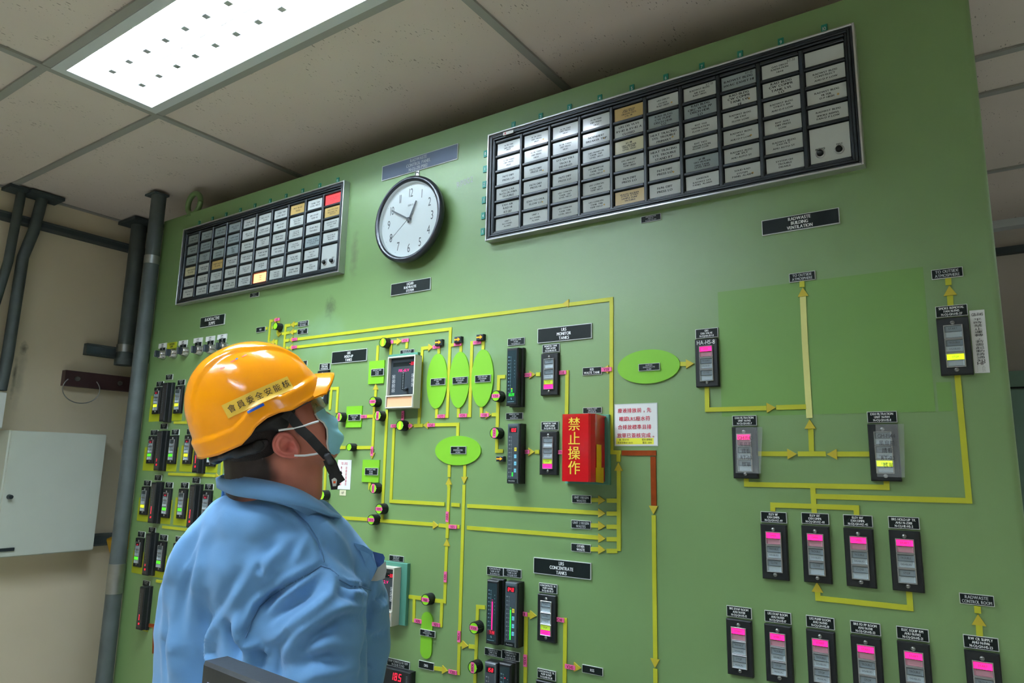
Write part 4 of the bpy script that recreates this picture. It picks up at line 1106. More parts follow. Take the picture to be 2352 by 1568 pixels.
ar = MB(); ar.prism([(0,0), (-.0185,.0105), (-.0185,-.0105)], -.0034, 0, 'arrow_yellow'); ame = ar.mesh('flow_arrow')
for x, z, d in ARROWS:
    o = link('flow_arrow', ame, panel, (x-pcx, 0, z+CAMZ)); o.rotation_euler = (0, -{'r': 0, 'l': math.pi, 'u': math.pi/2, 'd': -math.pi/2}[d], 0)
for x, z, tx, v in TAGS:
    k = MB(); k.box(-.0135, .0135, -.0045, -.0025, -.0048, .0048, 'tag_pink'); text(k, tx, 0, 0, .0068, 'tag_text', -.0047, .025, .8, .05)
    o = k.build('valve_tag', panel, (x-pcx, 0, z+CAMZ)); o.rotation_euler = (0, math.pi/2 if v else 0, 0)
for kd, x0, z0, x1, z1 in SHAPES:
    cx, cz, a, b = (x0+x1)/2, (z0+z1)/2, (x1-x0)/2, (z0-z1)/2
    if kd == 'e': pts = [(a*math.cos(t*math.pi/32), b*math.sin(t*math.pi/32)) for t in range(64)]
    elif kd == 'c': pts = [(a*math.cos(t*math.pi/16), b-a+a*math.sin(t*math.pi/16)) for t in range(17)]+[(a*math.cos(math.pi+t*math.pi/16), -b+a+a*math.sin(math.pi+t*math.pi/16)) for t in range(17)]
    else: pts = [(-a,-b), (a,-b), (a,b), (-a,b)]
    k = MB(); k.prism(pts, -.004, 0, 'lime'); k.build({'e': 'oval_symbol', 'c': 'capsule_symbol', 'r': 'square_symbol'}[kd], panel, (cx-pcx, 0, cz+CAMZ))
k = MB(); text(k, 'RP002', 0, 0, .018, 'grey_text', -.0006, ang=.12); k.build('chalk_mark', panel, ((CHALK[0]+CHALK2[0])/2-pcx, 0, .812+CAMZ), 'faint chalked RP002')

# ------------------------------------------------------------------ nameplates
def plate(name, x0, z0, x1, z1, txt, label, cat='sign', mt='plate_black', tm='white_text', th=.003, base=0., hfrac=.66, edge=True, group=None, wfrac=.86, yoff=0., sx=.78):
    w, h = (x1-x0)/2, (z0-z1)/2
    k = MB(); k.box(-w, w, -th, 0, -h, h, 'plate_edge' if edge else mt)
    e = min(w, h)*.06+.0004
    if edge: k.add([(-w+e,-th-.0002,-h+e), (w-e,-th-.0002,-h+e), (w-e,-th-.0002,h-e), (-w+e,-th-.0002,h-e)], [(0,1,2,3)], mt)
    o = k.build(name, None, ((x0+x1)/2, PY-base, (z0+z1)/2+CAMZ)); tag(o, label, cat, group)
    lines = txt.split('|'); n = len(lines)
    if txt:
        k = MB(); pitch = 2*h*hfrac*1.25/n if n > 1 else 0; lh = min(2*h*hfrac/n*.92, 2*h*.34)
        for i, s in enumerate(lines): text(k, s, 0, (n-1)/2*pitch-i*pitch+yoff, lh, tm, -th-.0005, 2*w*wfrac, sx, .045)
        k.build('lettering', o)
    return o
for x0, z0, x1, z1, tx, lb, st, t in PLATES:
    base = .004 if t > .005 else 0
    if st == 'blue': plate('nameplate', x0, z0, x1, z1, tx, lb, mt='plate_blue', tm='grey_text', wfrac=.42, hfrac=.7)
    elif st == 'big': plate('nameplate', x0, z0, x1, z1, tx, lb, th=.004, hfrac=.68)
    else: plate('nameplate', x0, z0, x1, z1, tx, lb, base=base, hfrac=.66 if '|' in tx else .9, tm='grey_text' if len(tx) > 14 else 'white_text')
for x, z, lb in METER_PLATES: plate('nameplate', x, z, x+.048, z-.0215, 'SUMP LEVEL|N-OJ-HJ|LI', lb, tm='grey_text')
for x0, z0, x1, z1, kd, lb in KEY_PLATES:
    plate('nameplate', x0, z0, x1, z1, {'w': 'SUMP|N-OJ', 'k': 'HS|N-OJ', 'y': 'CAUTION|SUMP'}[kd], lb, mt={'w': 'paper', 'k': 'plate_black', 'y': 'backing_yellow'}[kd], tm='black_text' if kd != 'k' else 'grey_text', edge=kd == 'k')

# ------------------------------------------------------------------ switch modules
SWW, SWH = .0505, .1062
def capmesh(state):
    """one push button: chrome surround, concave split cap"""
    up, lo = {'off': ('button_grey', 'button_light'), 'pink': ('lit_pink', 'button_warm'), 'yellow': ('lit_yellow', 'button_light'), 'yp': ('lit_lime', 'lit_pink'), 'red': ('led_off', 'button_grey'), 'green': ('lit_green', 'button_light'), 'dark': ('conduit_dark', 'button_grey')}[state]
    k = MB(); w, h = .0132, .0108
    for a, b, mt in ((0, h, up), (-h, 0, lo)):
        m_ = [(-w, a), (w, a), (w, b), (-w, b)]
        vs = [(-w,-.0035,a), (w,-.0035,a), (w,-.0035,b), (-w,-.0035,b), (-w*.82,-.0018,a+.0006), (w*.82,-.0018,a+.0006), (w*.82,-.0018,b-.0006), (-w*.82,-.0018,b-.0006)]
        k.add(vs, [(0,1,5,4), (1,2,6,5), (2,3,7,6), (3,0,4,7), (4,5,6,7)], mt)
    k.box(-w, w, -.0038, -.0034, -.0003, .0003, 'plate_black')
    if state == 'red': k.disc(.0022, 0, -.0045, .003, 'led_red', 10)
    return k.mesh('button_cap')
CAPS = {s: capmesh(s) for s in ('off', 'pink', 'yellow', 'yp', 'red', 'green', 'dark')}
k = MB(); k.box(-SWW/2, SWW/2, -.010, 0, -SWH/2, SWH/2, 'black_plastic', .0018); FACEP = k.mesh('faceplate')
k = MB(); k.frame(-.0150, .0150, -.0128, .0128, .0016, -.0035, 0, 'aluminium', .0006); BEZ = k.mesh('button_bezel')
k = MB(); k.lathe_y([(.0038, 0), (.0038, -.001), (.0026, -.0022), (0, -.0026)], 0, 0, 'steel', 14); k.box(-.0030, .0030, -.0029, -.0020, -.0004, .0004, 'plate_black'); SCR = k.mesh('screw')
ST = {'m': ('off', 'off', 'yp'), 't': ('pink', 'off', 'off'), 'b': ('off', 'off', 'yellow'), 'n': ('off', 'off', 'off'), 'ry': ('red', 'off', 'yellow'), 'ny': ('dark', 'off', 'yellow'), 'rg': ('red', 'off', 'green'), 'ng': ('dark', 'off', 'green'), 'rn': ('red', 'off', 'off')}
PEXTRA = {"ELEV 118'": ', leftmost of the ELEV trio', "ELEV 135'": ', middle of the ELEV trio', "ELEV 100'": ', right of the ELEV trio'}
for idx, (x, z, st, lg, ptx, lb) in enumerate(SWITCHES):
    small = lb.startswith('black ')
    cx, cz = x+SWW/2, z-SWH/2
    r = empty('switch_module', (cx, PY, cz+CAMZ), lb, 'switch', 'sump switches in the left columns' if small else None)
    link('faceplate', FACEP, r)
    hs8 = 'HA-HS-8' in lb
    for s in (-1, 1):
        if hs8 and s == 1: continue
        link('screw', SCR, r, (0, -.010, s*.0435))
    if hs8:
        k = MB(); text(k, 'HA-HS-8', 0, .0455, .0095, 'white_text', -.0105, .040); k.build('lettering', r)
    for q, (stt, leg) in enumerate(zip(ST[st], lg.split('|'))):
        bz = .0262-q*.0262-(.002 if hs8 else 0)
        b = link('button_bezel', BEZ, r, (0, -.010, bz))
        link('button_cap', CAPS[stt], b)
        if not small:
            k = MB(); a, _, c = leg.partition('/')
            lt = 'ink_red' if stt == 'pink' else 'black_text'
            text(k, a, 0, .0058, .0034, lt, -.0040, .017, .9)
            if c: text(k, c, 0, -.0058, .0030, lt if stt != 'yp' else 'ink_red', -.0040, .018, .9)
            k.build('legend', b)
    plate('nameplate', x, z+.0245, x+SWW, z+.0032, ptx, 'black nameplate reading '+' '.join(ptx.split('|')[:2]).replace("'", '')+PEXTRA.get(ptx.split('|')[0], '') if not small else 'tiny black plate above the '+lb.replace('black ', '').split(',')[0], tm='grey_text' if small else 'white_text', group='plates over the sump switches' if small else None)

# ------------------------------------------------------------------ bar meters
MW, MH = .0355, .150
for x, z, kd, bar, fr, dg, dc, lb in METERS:
    r = empty('bar_meter', (x+MW/2, PY, z-MH/2+CAMZ), lb, 'meter')
    w, h = MW/2, MH/2
    clear = kd == 'clear'; T = .030
    k = MB()
    if clear: k.box(-w, w+.002, -T+.006, 0, -h, h, 'black_plastic', .001)
    else: k.box(-w-.001, w+.004, -T*.45, 0, -h-.002, h+.002, 'black_plastic', .003); k.box(-w, w, -T, -T*.4, -h, h, 'black_plastic', .003)
    k.build('case', r)
    if clear: 
        k = MB(); k.box(-w+.001, w-.001, -T, -T+.007, -h+.001, h-.001, 'clear_frame', .002); k.build('clear_cover', r)
        face = 'clear_face'
    else: face = 'meter_face_dark' if kd == 'dark' else 'meter_face'
    k = MB(); k.quad(-w+.004, w-.004, -h+.007, h-.007, -T-.0003, face); k.build('dial', r)
    k = MB(); y = -T-.0007; zb, zt = -h+.034, h-.024
    if clear: zb, zt = -h+.018, h-.034
    pr = 'meter_print' if not clear else 'grey_text'
    for q in range(11):
        zz = zb+(zt-zb)*q/10
        if kd != 'dark': text(k, str(q*10), -w+.0085, zz, .0028, pr, y, .006)
        k.quad(-w+.0125, -w+.0155, zz-.0003, zz+.0003, y, pr)
    for q in range(51):
        zz = zb+(zt-zb)*q/50; k.quad(-w+.0140, -w+.0155, zz-.00015, zz+.00015, y, pr)
    if kd == 'black':
        for q, s_ in enumerate('654321'): text(k, s_, w-.009, zt-.010-q*.0085, .0026, pr, y)
        text(k, '%', 0, -h+.018, .005, pr, y); k.quad(-w+.006, w-.009, -h+.0095, -h+.0101, y, pr)
    k.build('scale', r)
    k = MB(); lm = {'green': 'led_green', 'pink': 'led_magenta', 'red': 'led_red', 'redb': 'led_red', 'dot': 'led_red'}.get(bar)
    bx = -w+.0175
    if bar in ('green', 'pink', 'redb', 'red') and fr: k.quad(bx, bx+.0032, zb, zb+(zt-zb)*fr, y, lm)
    if bar == 'pink' or (clear and fr > .5): k.quad(bx, bx+.0028, zb+(zt-zb)*(fr+.035), zb+(zt-zb)*(fr+.045), y, lm)
    if kd == 'black' and bar == 'green': k.quad(bx, bx+.0028, zb+(zt-zb)*.09, zb+(zt-zb)*.115, y, 'led_yellow')
    if bar == 'dot': k.disc(.0014, bx+.0015, y, zt-.008, 'led_red', 10); k.disc(.0014, bx+.0015, y, zt-.032, 'led_red', 10)
    if dg:
        dm = 'led_green' if dc == 1 else 'led_red'
        if clear: k.quad(-w+.007, w-.005, h-.0235, h-.0105, y+.0002, 'plate_black'); digits(k, dg, w-.0065, h-.017, .0088, dm, y)
        elif dc == 2: digits(k, dg, w-.010, -h+.022, .0065, dm, y)
        else: k.quad(-w+.006, w-.006, -h+.0225, -h+.0335, y+.0002, 'led_off' if dm == 'led_red' else 'plate_black'); digits(k, dg, w-.008, -h+.028, .0072, dm, y)
    if k.v: k.build('lit_display', r)
    if clear:
        for q, (c_, mt_) in enumerate((('M', 'button_yellow'), ('C', 'button_blue'), ('A', 'button_blue'), ('V', 'button_blue'))):
            k = MB(); k.box(-.0032, .0032, -.0008, 0, -.0045, .0045, mt_); text(k, c_, 0, 0, .0045, 'dark_metal', -.001); k.build('key', r, (w-.0085, -T-.0003, .010-q*.0175))
        k = MB(); k.box(-w+.004, w-.004, -T-.0016, -T, -h+.003, -h+.012, 'plate_black'); text(k, 'Autonics', 0, -h+.0075, .0042, 'grey_text', -T-.002, .022); k.build('base_strip', r)

# ------------------------------------------------------------------ round knobs, key switches, arrow lamps
def knobmesh(s):
    k = MB(); R = .0150*s
    n = 48; prof = [(R*1.02, 0.), (R*1.02, -.004), (R, -.006), (R, -.021), (R*.94, -.024), (R*.86, -.024), (R*.84, -.0232)]
    vs = []
    for j, (r_, y) in enumerate(prof):
        for i in range(n):
            rr_ = r_*(.965 if (i % 2 and 2 <= j <= 3) else 1); t = 2*math.pi*i/n; vs.append((rr_*math.cos(t), y, rr_*math.sin(t)))
    k.add(vs, [(j*n+i, (j+1)*n+i, (j+1)*n+(i+1)%n, j*n+(i+1)%n) for j in range(len(prof)-1) for i in range(n)], 'black_plastic')
    return k.mesh('barrel')
BAR = {s: knobmesh(s) for s in (1, .78, .85)}
for x, z, v, s, tx, lb in KNOBS:
    r = empty('round_knob', (x, PY, z+CAMZ), lb, 'knob'); link('barrel', BAR[s], r)
    R = .0150*s*.85; k = MB(); k.disc(R, 0, -.0233, 0, 'knob_lime'); k.build('lit_face', r)
    k = MB()
    if tx:
        hw, hh = R*.98, .0050; k.box(-hw, hw, -.0240, -.0234, -hh, hh, 'tag_pink'); text(k, tx, 0, 0, .0066, 'tag_text', -.0243, 2*hw*.9, .8, .05)
        o = k.build('valve_tag', r); o.rotation_euler = (0, math.pi/2 if v else 0, 0)
    elif s == 1: k.box(-.0042, .0042, -.0238, -.0233, -R*.93, R*.93, 'knob_stripe'); k.build('stripe', r)
    k = MB(); k.quad(R+.0006, .0150*s*.99, -.0005, .0005, -.0243, 'white_text'); k.build('pointer_mark', r)
for x, z, lb in KEYS:
    r = empty('key_switch', (x, PY, z+CAMZ), lb, 'switch')
    k = MB(); k.lathe_y([(.021, 0), (.021, -.004), (.018, -.010), (.0165, -.020), (.015, -.022), (0, -.0225)], 0, 0, 'chrome', 32); k.build('collar', r)
    k = MB(); k.box(-.0045, .0045, -.038, -.022, -.012, .014, 'dark_metal', .002); k.box(-.0052, -.003, -.0385, -.022, -.012, .014, 'aluminium'); k.build('handle', r)
for x0, z0, x1, z1, lb in ARROW_LAMPS:
    w, h = (x1-x0)/2, (z0-z1)/2; r = empty('arrow_lamp', ((x0+x1)/2, PY, (z0+z1)/2+CAMZ), lb, 'lamp')
    k = MB(); k.box(-w, w, -.012, 0, -h, h, 'dark_metal', .002); k.build('case', r)
    k = MB(); a, b = w*.78, h*.62
    k.prism([(-a,-b*.35), (a*.2,-b*.35), (a*.2,-b), (a,0), (a*.2,b), (a*.2,b*.35), (-a,b*.35)], -.0132, -.0118, 'orange'); k.build('arrow', r)
# ------------------------------------------------------------------ alarm boards (annunciators)
BIG = [
 ['FLTR F001|DIFF PRESS|HIGH','FLTR Y5002|DIFF PRESS|HIGH','F673 DIFF|PRESS LO','SS/LS CAB|N-OJ-ZR-P011A|TROUBLE','EXH AIR|RAD HI|RT-217','UNIT 1|RLS PANEL|ALARM'],
 ['FLTR F002|DIFF PRESS|HIGH','FLTR Y5003|DIFF PRESS|HIGH','F673 DIFF|PRESS HI','F674 DIFF|PRESS HI','EXH TO OSA|FLOW LO','UNIT 2|RLS PANEL|ALARM'],
 ['FLTR F003|DIFF PRESS|HIGH','FLTR Y5004|DIFF PRESS|HIGH','SYS GH SS1LS|TROU &|DISABLED','F672 DIFF|PRESS LO','LRS CONCEN|TANK T017|LEVEL HI/LO','LRS CONCEN|TANK T018|LEVEL HI/LO'],
 ['FLTR F008|DIFF PRESS|HIGH','NOENHE07|BREAKER TRIP','LRS MONITOR|TANK T019|LEVEL HI/LO','LRS MONITOR|TANK T020|LEVEL HI/LO','LRS CONCEN|TANK T017|TEMP HI/LO','LRS CONCEN|TANK T018|TEMP HI/LO'],
 ['LRS DISCH|CH82 RAD|HIGH/N-T075|LVL HI','LRS DIS VLVS|RV-82 & RV-82 A|CLOSED','#2 機|GRS HEADER|DRN TANK|LEVEL HIGH','LRS ADSORP|BED INLET|TEMP HIGH','F671 DIFF|PRESS LO','WASTE INCINER|STACK AT1304|SAMPLE PUMP|TROUBLE'],
 ['LRS DISCH|CH 82A|RAD HIGH','RAD BLDG|CW PUMP|DISCH HDR|LO','HEAT TRACING|SYS. TROUBLE|PRIMARY','HEAT TRACING|SYS. TROUBLE|STAND BY','F674 DIFF|PRESS LO','F696 DIFF|PRESS LO'],
 ['RADWST BLDG|AIR EXH|RAD HIGH','RAD BLDG|CIRC WTR PP|DISCH HDR|LO','RHT T021|VENTILATION|FLOW LOW','RHT T022|VENTILATION|FLOW LOW','#1 機|GRS HEADER|DRN TANK|LEVEL HIGH','GASEOUS|RADWST SYS|PANEL ALARM'],
 ['RADWST BLDG|HVAC EXHST HI','RAD BLDG|CW COMPR|TANK LVL|HI','RADWST BLDG|AIR EXH|FLOW LOW','RADWST BLDG|HVAC|AHU D P LOW','RADWST BLDG|AIR SPLY|AHU AUTO ST','SOLID RAD|SYSTEM|PANEL ALARM'],
 ['GAS DISCH|RADIATION|HI-HI','RAD BLDG|CW COMPR|TANK LVL|LO','RADWST BLDG|UTILITY RM|AHU D P LOW','RHT AHU|DIFF PRESS|LOW','RADWST BLDG|EXH FILT|AHU AUTO ST','SYSTEM GH|TROUBLE|DISABLE'],
 ['','RADWST BLDG|CONT/ELECT|AHU D P LOW','RADWST BLDG|FILTER|D P HIGH','RADWST BLDG|SMOKE REMVL|FAN D P LOW']]
SM = ['TANK T001|LEVEL HI/LO','SUMP T017|LEVEL|HIGH','LRS HUT T004|TANK LEVEL|HI/LO','BRS EVAP|TEMP HI','PUMP N-F010|TROUBLE','MCC N-OZ|TROU','EVAP PKG|TROUBLE','FLTR DIFF|PRESS HI','SUMP PUMP|AUTO START','CHEM WASTE|TK LEVEL']
SML = {(9,0):'DWR MK DISCH|HDR PRESS|LO', (9,1):'AUX STM COND|RECOVERY TK|HI-LO/LO', (9,2):'DESUPERHEATER|OUTLET TEMP|HI/LO', (9,3):'CLG WTR PP|DISCH HDR|PRESS HI', (8,5):'MCC|N-OZ-NH-E3B|TROU', (8,4):'RAD LAB|HEAT|TRACING SYS', (8,3):'COND TRANSF|TO AUX SG DRAIN|RT-017-HI', (7,2):'CLG WTR|EXPAN TK|LEVEL HI/LO', (7,3):'CLG WTR|OUTLET TEMP|HI', (7,1):'CLG WTR PP|DISCH HDR|PRESS LO', (4,5):'INDUCTION|N-OZ-QH-P001|TROUBLE', (6,5):'RAD LAB|EVAP PKG|TROUBLE', (5,5):'VENT|DIFF|LOW', (5,4):'FILTER F10|DIFF PRESS|HI', (9,4):''}
ORD = ['first', 'second', 'third', 'fourth', 'fifth', 'sixth', 'seventh', 'eighth', 'ninth', 'last']
def alarm_board(ax, az, lb, big):
    """ax, az: outer left and top edge in the panel's face"""
    Wd, Hd = .9435, .3140
    r = empty('alarm_board', (ax, PY, az+CAMZ), lb, 'alarm panel')
    k = MB(); k.frame(0, Wd, -Hd, 0, .0045, -.026, 0, 'aluminium', .001); k.build('outer_trim', r)
    k = MB(); k.box(.0045, Wd-.0045, -.010, 0, -Hd+.0045, -.0045, 'alarm_black'); k.build('backplate', r)
    k = MB()
    for q, (a, y) in enumerate(((.0045, -.022), (.010, -.024), (.0155, -.021))): k.frame(a, Wd-a, -Hd+a, -a, .0050, y, -.010, 'alarm_black', .0012)
    k.build('inner_frame', r)
    cw, rh = .0907, .0444; cx0, cz0 = .0205, -.0265; CW, CH = 10*cw, 6*rh
    for i in range(11):
        x = cx0+i*cw-.0013; top = -cz0 
        k = MB(); k.box(x-.0045, x+.0045, -.020, -.010, cz0-CH-.003, cz0+.003, 'alarm_black', .002); k.build('divider', r)
    for i in range(10):
        for j in range(7):
            if i == 9 and j == 5: continue
            z = cz0-j*rh+.0005
            k = MB(); k.box(cx0+i*cw+.003, cx0+(i+1)*cw-.006, -.0185, -.010, z-.0035, z+.0035, 'alarm_black', .0015); k.build('crossbar', r)
            if (i*7+j*3) % 5 == 0: k = MB(); k.box(cx0+(i+.42)*cw, cx0+(i+.55)*cw, -.0192, -.0184, z-.001, z+.001, 'dark_metal'); k.build('clip', r)
    rnd = random.Random(3 if big else 9)
    for i in range(10):
        for j in range(6):
            if i == 9 and j >= 4: continue
            w, h = .0385, .0172
            mt = 'window_white'
            if big:
                if (i, j) in ((4, 0),): mt = 'window_tan'
                if (i, j) in ((4, 2),): mt = 'window_pale'
                if (i, j) in ((7, 0), (6, 4), (5, 1), (6, 1)): mt = 'window_grey'
                if (i, j) == (4, 5): mt = 'window_tan'
                tx = BIG[i][j]
            else:
                if (i, j) in ((7, 0), (9, 1), (2, 3)): mt = 'window_tan'
                if (i, j) in ((0, 2), (0, 3)): mt = 'window_pale'
                if i < 4 and j < 3: mt = 'window_grey'
                if (i, j) == (8, 3): mt = 'window_grey'
                if (i, j) == (9, 0): mt = 'lit_red'
                if (i, j) == (5, 5): mt = 'lit_hot'
                tx = SML.get((i, j)) or SM[(i*5+j*3) % len(SM)]
            tilt = rnd.uniform(-.012, .012)
            k = MB(); k.box(-w, w, -.0125, -.010, -h, h, mt)
            o = k.build('window', r, (cx0+(i+.5)*cw-.0010, 0, cz0-(j+.5)*rh)); o.rotation_euler = (tilt, 0, rnd.uniform(-.02, .02))
            if mt == 'lit_red': o['label'] = 'window lit red'
            if mt == 'lit_hot': o['label'] = 'window lit glowing orange red'
            if mt == 'window_tan': o['label'] = 'yellowed tan window'
            if tx:
                ls = tx.split('|'); n = len(ls); lh = .0040 if n > 2 and not tx.startswith(('RAD BLDG', 'LRS DIS V', 'HEAT', 'SS/LS', 'EXH AIR', 'SYS GH', 'NOEN')) else .0054
                pitch = lh*1.75 if n < 4 else lh*1.5
                k = MB()
                for q, s in enumerate(ls): text(k, s, rnd.uniform(-.001, .001), (n-1)/2*pitch-q*pitch+rnd.uniform(-.001, .001), lh, 'ink_red' if mt.startswith('lit') else 'black_text', -.0128, .068, 1.15, .055)
                if big and (i, j) in ((6, 0), (7, 0), (8, 0)): text(k, 'RT-3'+'352'[i-6], .024, .0125, .0052, 'black_text', -.0129)
                if big and (i+j*2) % 4 == 1: k.disc(.0025, .022, -.0127, -.006, 'window_tan', 9)
                k.build('lettering', o)
    # control window with its two knobs
    x = cx0+9.5*cw-.0010; z = cz0-5*rh
    k = MB(); k.box(-.0385, .0385, -.0135, -.010, -.0385, .0385, 'window_white'); o = k.build('control_window', r, (x, 0, z))
    k = MB(); text(k, 'SILENCE', -.019, -.0085, .0042, 'black_text', -.0138, sx=.9, bold=.05); text(k, 'TEST', .018, -.0065, .0042, 'black_text', -.0138, sx=.9, bold=.05); k.build('lettering', o)
    for dx in (-.019, .0175):
        k = MB(); k.lathe_y([(.0095, 0), (.0095, -.003), (.0075, -.004)], 0, 0, 'aluminium', 24); k.lathe_y([(.0062, -.003), (.0058, -.010), (.0045, -.012), (0, -.012)], 0, 0, 'black_plastic', 20); k.build('push_knob', o, (dx, -.0135, -.019))
    # teal column and row numbers
    for q in range(10):
        k = MB(); k.box(-.0062, .0062, -.003, 0, -.0098, .0098, 'teal_tag'); text(k, str(q+1), 0, 0, .0085, 'white_text', -.0033, .009)
        tag(k.build('number_tag', None, (ax+.0717+q*.0902, PY, az+CAMZ+.020)), '%s teal number tag from the left above the %s alarm board' % (ORD[q], 'large' if big else 'small left'), 'tag', 'column numbers over the %s alarm board' % ('large' if big else 'small left'))
    for q in range(6):
        k = MB(); k.box(-.0062, .0062, -.003, 0, -.0098, .0098, 'teal_tag'); text(k, str(q), 0, 0, .0085, 'white_text', -.0033, .009)
        tag(k.build('number_tag', None, (ax-.0235-q*.0006, PY, az+CAMZ-.042-q*.0466)), '%s teal number tag from the top down the left of the %s alarm board' % (ORD[q], 'large' if big else 'small left'), 'tag', 'row numbers beside the %s alarm board' % ('large' if big else 'small left'))
alarm_board(-1.1070, .9225, 'large black alarm board of sixty white windows at upper right', True)
alarm_board(-2.6370, .9190, 'smaller-looking alarm board at far left with two red-lit windows', False)
k = MB(); k.box(-.017, .017, -.002, 0, -.0045, .0045, 'paper'); k.box(-.011, -.008, -.0024, -.002, -.003, .003, 'ink_red')
tag(k.build('sticker', None, (-1.035, PY-.026, .909+CAMZ)), 'small cream sticker at the top left corner of the large alarm board', 'sticker')

# ------------------------------------------------------------------ wall clock
r = empty('wall_clock', (CLOCK[0], PY, CLOCK[1]+CAMZ), 'round black-rimmed wall clock showing ten to one', 'clock')
k = MB(); k.lathe_y([(0, -.024), (.128, -.024), (.1335, -.028), (.1345, -.034), (.1335, -.040), (.129, -.045), (.124, -.046), (.119, -.042), (.117, -.0395)], 0, 0, 'clock_black', 96); k.box(-.03, .03, -.026, 0, -.03, .03, 'clock_black'); k.build('rim', r)
k = MB(); k.lathe_y([(.1168, -.028), (.1168, -.0398)], 0, 0, 'clock_face', 72); k.disc(.1168, 0, -.028, 0, 'clock_face', 72); k.build('dial', r)
k = MB()
for h in range(1, 13):
    a = math.radians(90-30*h); R = .087; text(k, str(h), R*math.cos(a), R*math.sin(a), .027, 'clock_ink', -.0285, sx=.62)
    k.disc(.0009, .108*math.cos(a), -.0285, .108*math.sin(a), 'clock_ink', 8)
text(k, 'SEIKO', 0, .047, .0055, 'clock_ink', -.0285, sx=1.1); k.build('numerals', r)
def hand(name, deg, L, tail, w, y):
    k = MB(); k.prism([(-w, -tail), (w, -tail), (w*.7, L), (-w*.7, L)], y-.0012, y, 'clock_ink'); o = k.build(name, r); o.rotation_euler = (0, math.radians(deg), 0)
hand('minute_hand', 300, .083, .010, .0028, -.034); hand('hour_hand', 25, .060, .010, .0034, -.0315); hand('second_hand', 232, .088, .022, .0006, -.0365)
k = MB(); k.lathe_y([(.006, -.028), (.006, -.0375), (0, -.0375)], 0, 0, 'clock_ink', 16); k.build('hub', r)
k = MB(); k.disc(.1180, 0, -.0395, 0, 'clock_glass', 72); k.build('cover_glass', r)
k = MB(); k.path([(0,-.002,.030), (0,-.012,.026), (0,-.014,.010), (0,-.012,0)], .0016, 'aluminium'); k.box(-.006, .006, -.002, 0, .018, .042, 'aluminium')
tag(k.build('wall_hook', None, (CLOCK[0]-.002, PY, CLOCK[1]+CAMZ+.132)), 'small white hook over the wall clock', 'hook')

# ------------------------------------------------------------------ process controllers
def controller(x0, z1, lb, px0, pz1):
    Wc, Hc, T = .1075, .1510, .040
    r = empty('process_controller', (x0+Wc/2, PY, z1-Hc/2+CAMZ), lb, 'controller')
    w, h = Wc/2, Hc/2
    k = MB(); k.box(px0-(x0+w), px0-(x0+w)+.1165, -.012, 0, pz1-(z1-h)-.162, pz1-(z1-h), 'teal_plate', .001); k.build('backing_plate', r)
    k = MB()
    k.box(-w, -w+.004, -T, -.012, -h, h, 'controller_grey'); k.box(w-.004, w, -T, -.012, -h, h, 'controller_grey')
    k.box(-w+.004, w-.004, -T, -.012, h-.004, h, 'controller_grey'); k.box(-w+.004, w-.004, -T, -.012, -h, -h+.004, 'controller_grey')
    k.box(-w+.004, w-.004, -T+.012, -.012, -h+.004, h-.004, 'controller_grey'); k.build('housing', r)
    k = MB(); k.quad(-w+.004, w-.004, -h+.040, h-.004, -T+.0115, 'controller_face'); k.quad(-w+.012, w-.006, h-.029, h-.017, -T+.0113, 'plate_black')
    k.quad(-.006, .006, -h+.054, h-.050, -T+.0112, 'plate_black'); k.build('face', r)
    k = MB(); digits(k, '-33', w-.014, h-.023, .0085, 'led_red', -T+.0108)
    text(k, 'FIK-61.V' if 'upper' in lb else 'FIK-62.V', .002, h-.041, .0078, 'led_magenta', -T+.0108, .076, 1.1); k.build('lit_display', r)
    k = MB()
    for q in range(12): k.quad(-.002, .002, -h+.057+q*.0046, -h+.0585+q*.0046, -T+.0108, 'grey_text')
    k.build('scale', r)
    for sx_, n in ((-w+.017, 4), (w-.015, 3)):
        for q in range(n):
            k = MB(); k.frame(-.0055, .0055, -.0052, .0052, .0012, -.0008, 0, 'grey_text'); k.quad(-.002, .002, -.0025, .0025, -.0006, 'grey_text'); k.build('key', r, (sx_, -T+.0112, h-.058-q*.0132))
    k = MB(); k.tube((.016, -T+.0115, -h+.056), (.022, -T-.006, -h+.050), .0055, .004, 'dark_metal', 14); k.build('lever', r)
    k = MB(); k.frame(-w, w-.001, -h, -h+.037, .004, -T-.003, -T+.004, 'controller_grey', .001); k.quad(-w+.004, w-.005, -h+.004, -h+.033, -T+.001, 'card_orange'); k.box(-w+.004, w-.005, -T-.001, -T+.001, -h+.0005, -h+.0035, 'dark_metal'); k.build('label_door', r)
controller(CTL1[0], CTL1[1], 'upper grey controller showing FIK-61 in red digits', CTL1B[2]-.1165, CTL1B[1])
controller(CTL2[0]-.1075, CTL2[1], 'lower grey controller partly behind the blue shirt pocket', CTL2B[0]-.1165, CTL2B[1])
# digital meter 18.5
w, h = (DIG[2]-DIG[0])/2, .024
r = empty('digital_meter', ((DIG[0]+DIG[2])/2, PY, DIG[1]-h+CAMZ), 'black digital panel meter reading 18.5 in red', 'meter')
k = MB(); k.box(-w, w, -.020, 0, -h, h, 'black_plastic', .003); k.build('case', r)
k = MB(); digits(k, '18.5', w*.42, h-.0185, .019, 'led_red', -.0204); k.build('lit_display', r)
k = MB(); text(k, 'PV', -w+.008, h-.012, .003, 'grey_text', -.0204)
for q in range(5): k.quad(w-.016, w-.010, h-.012-q*.0035, h-.011-q*.0035, -.0204, 'button_grey')
k.build('marks', r)

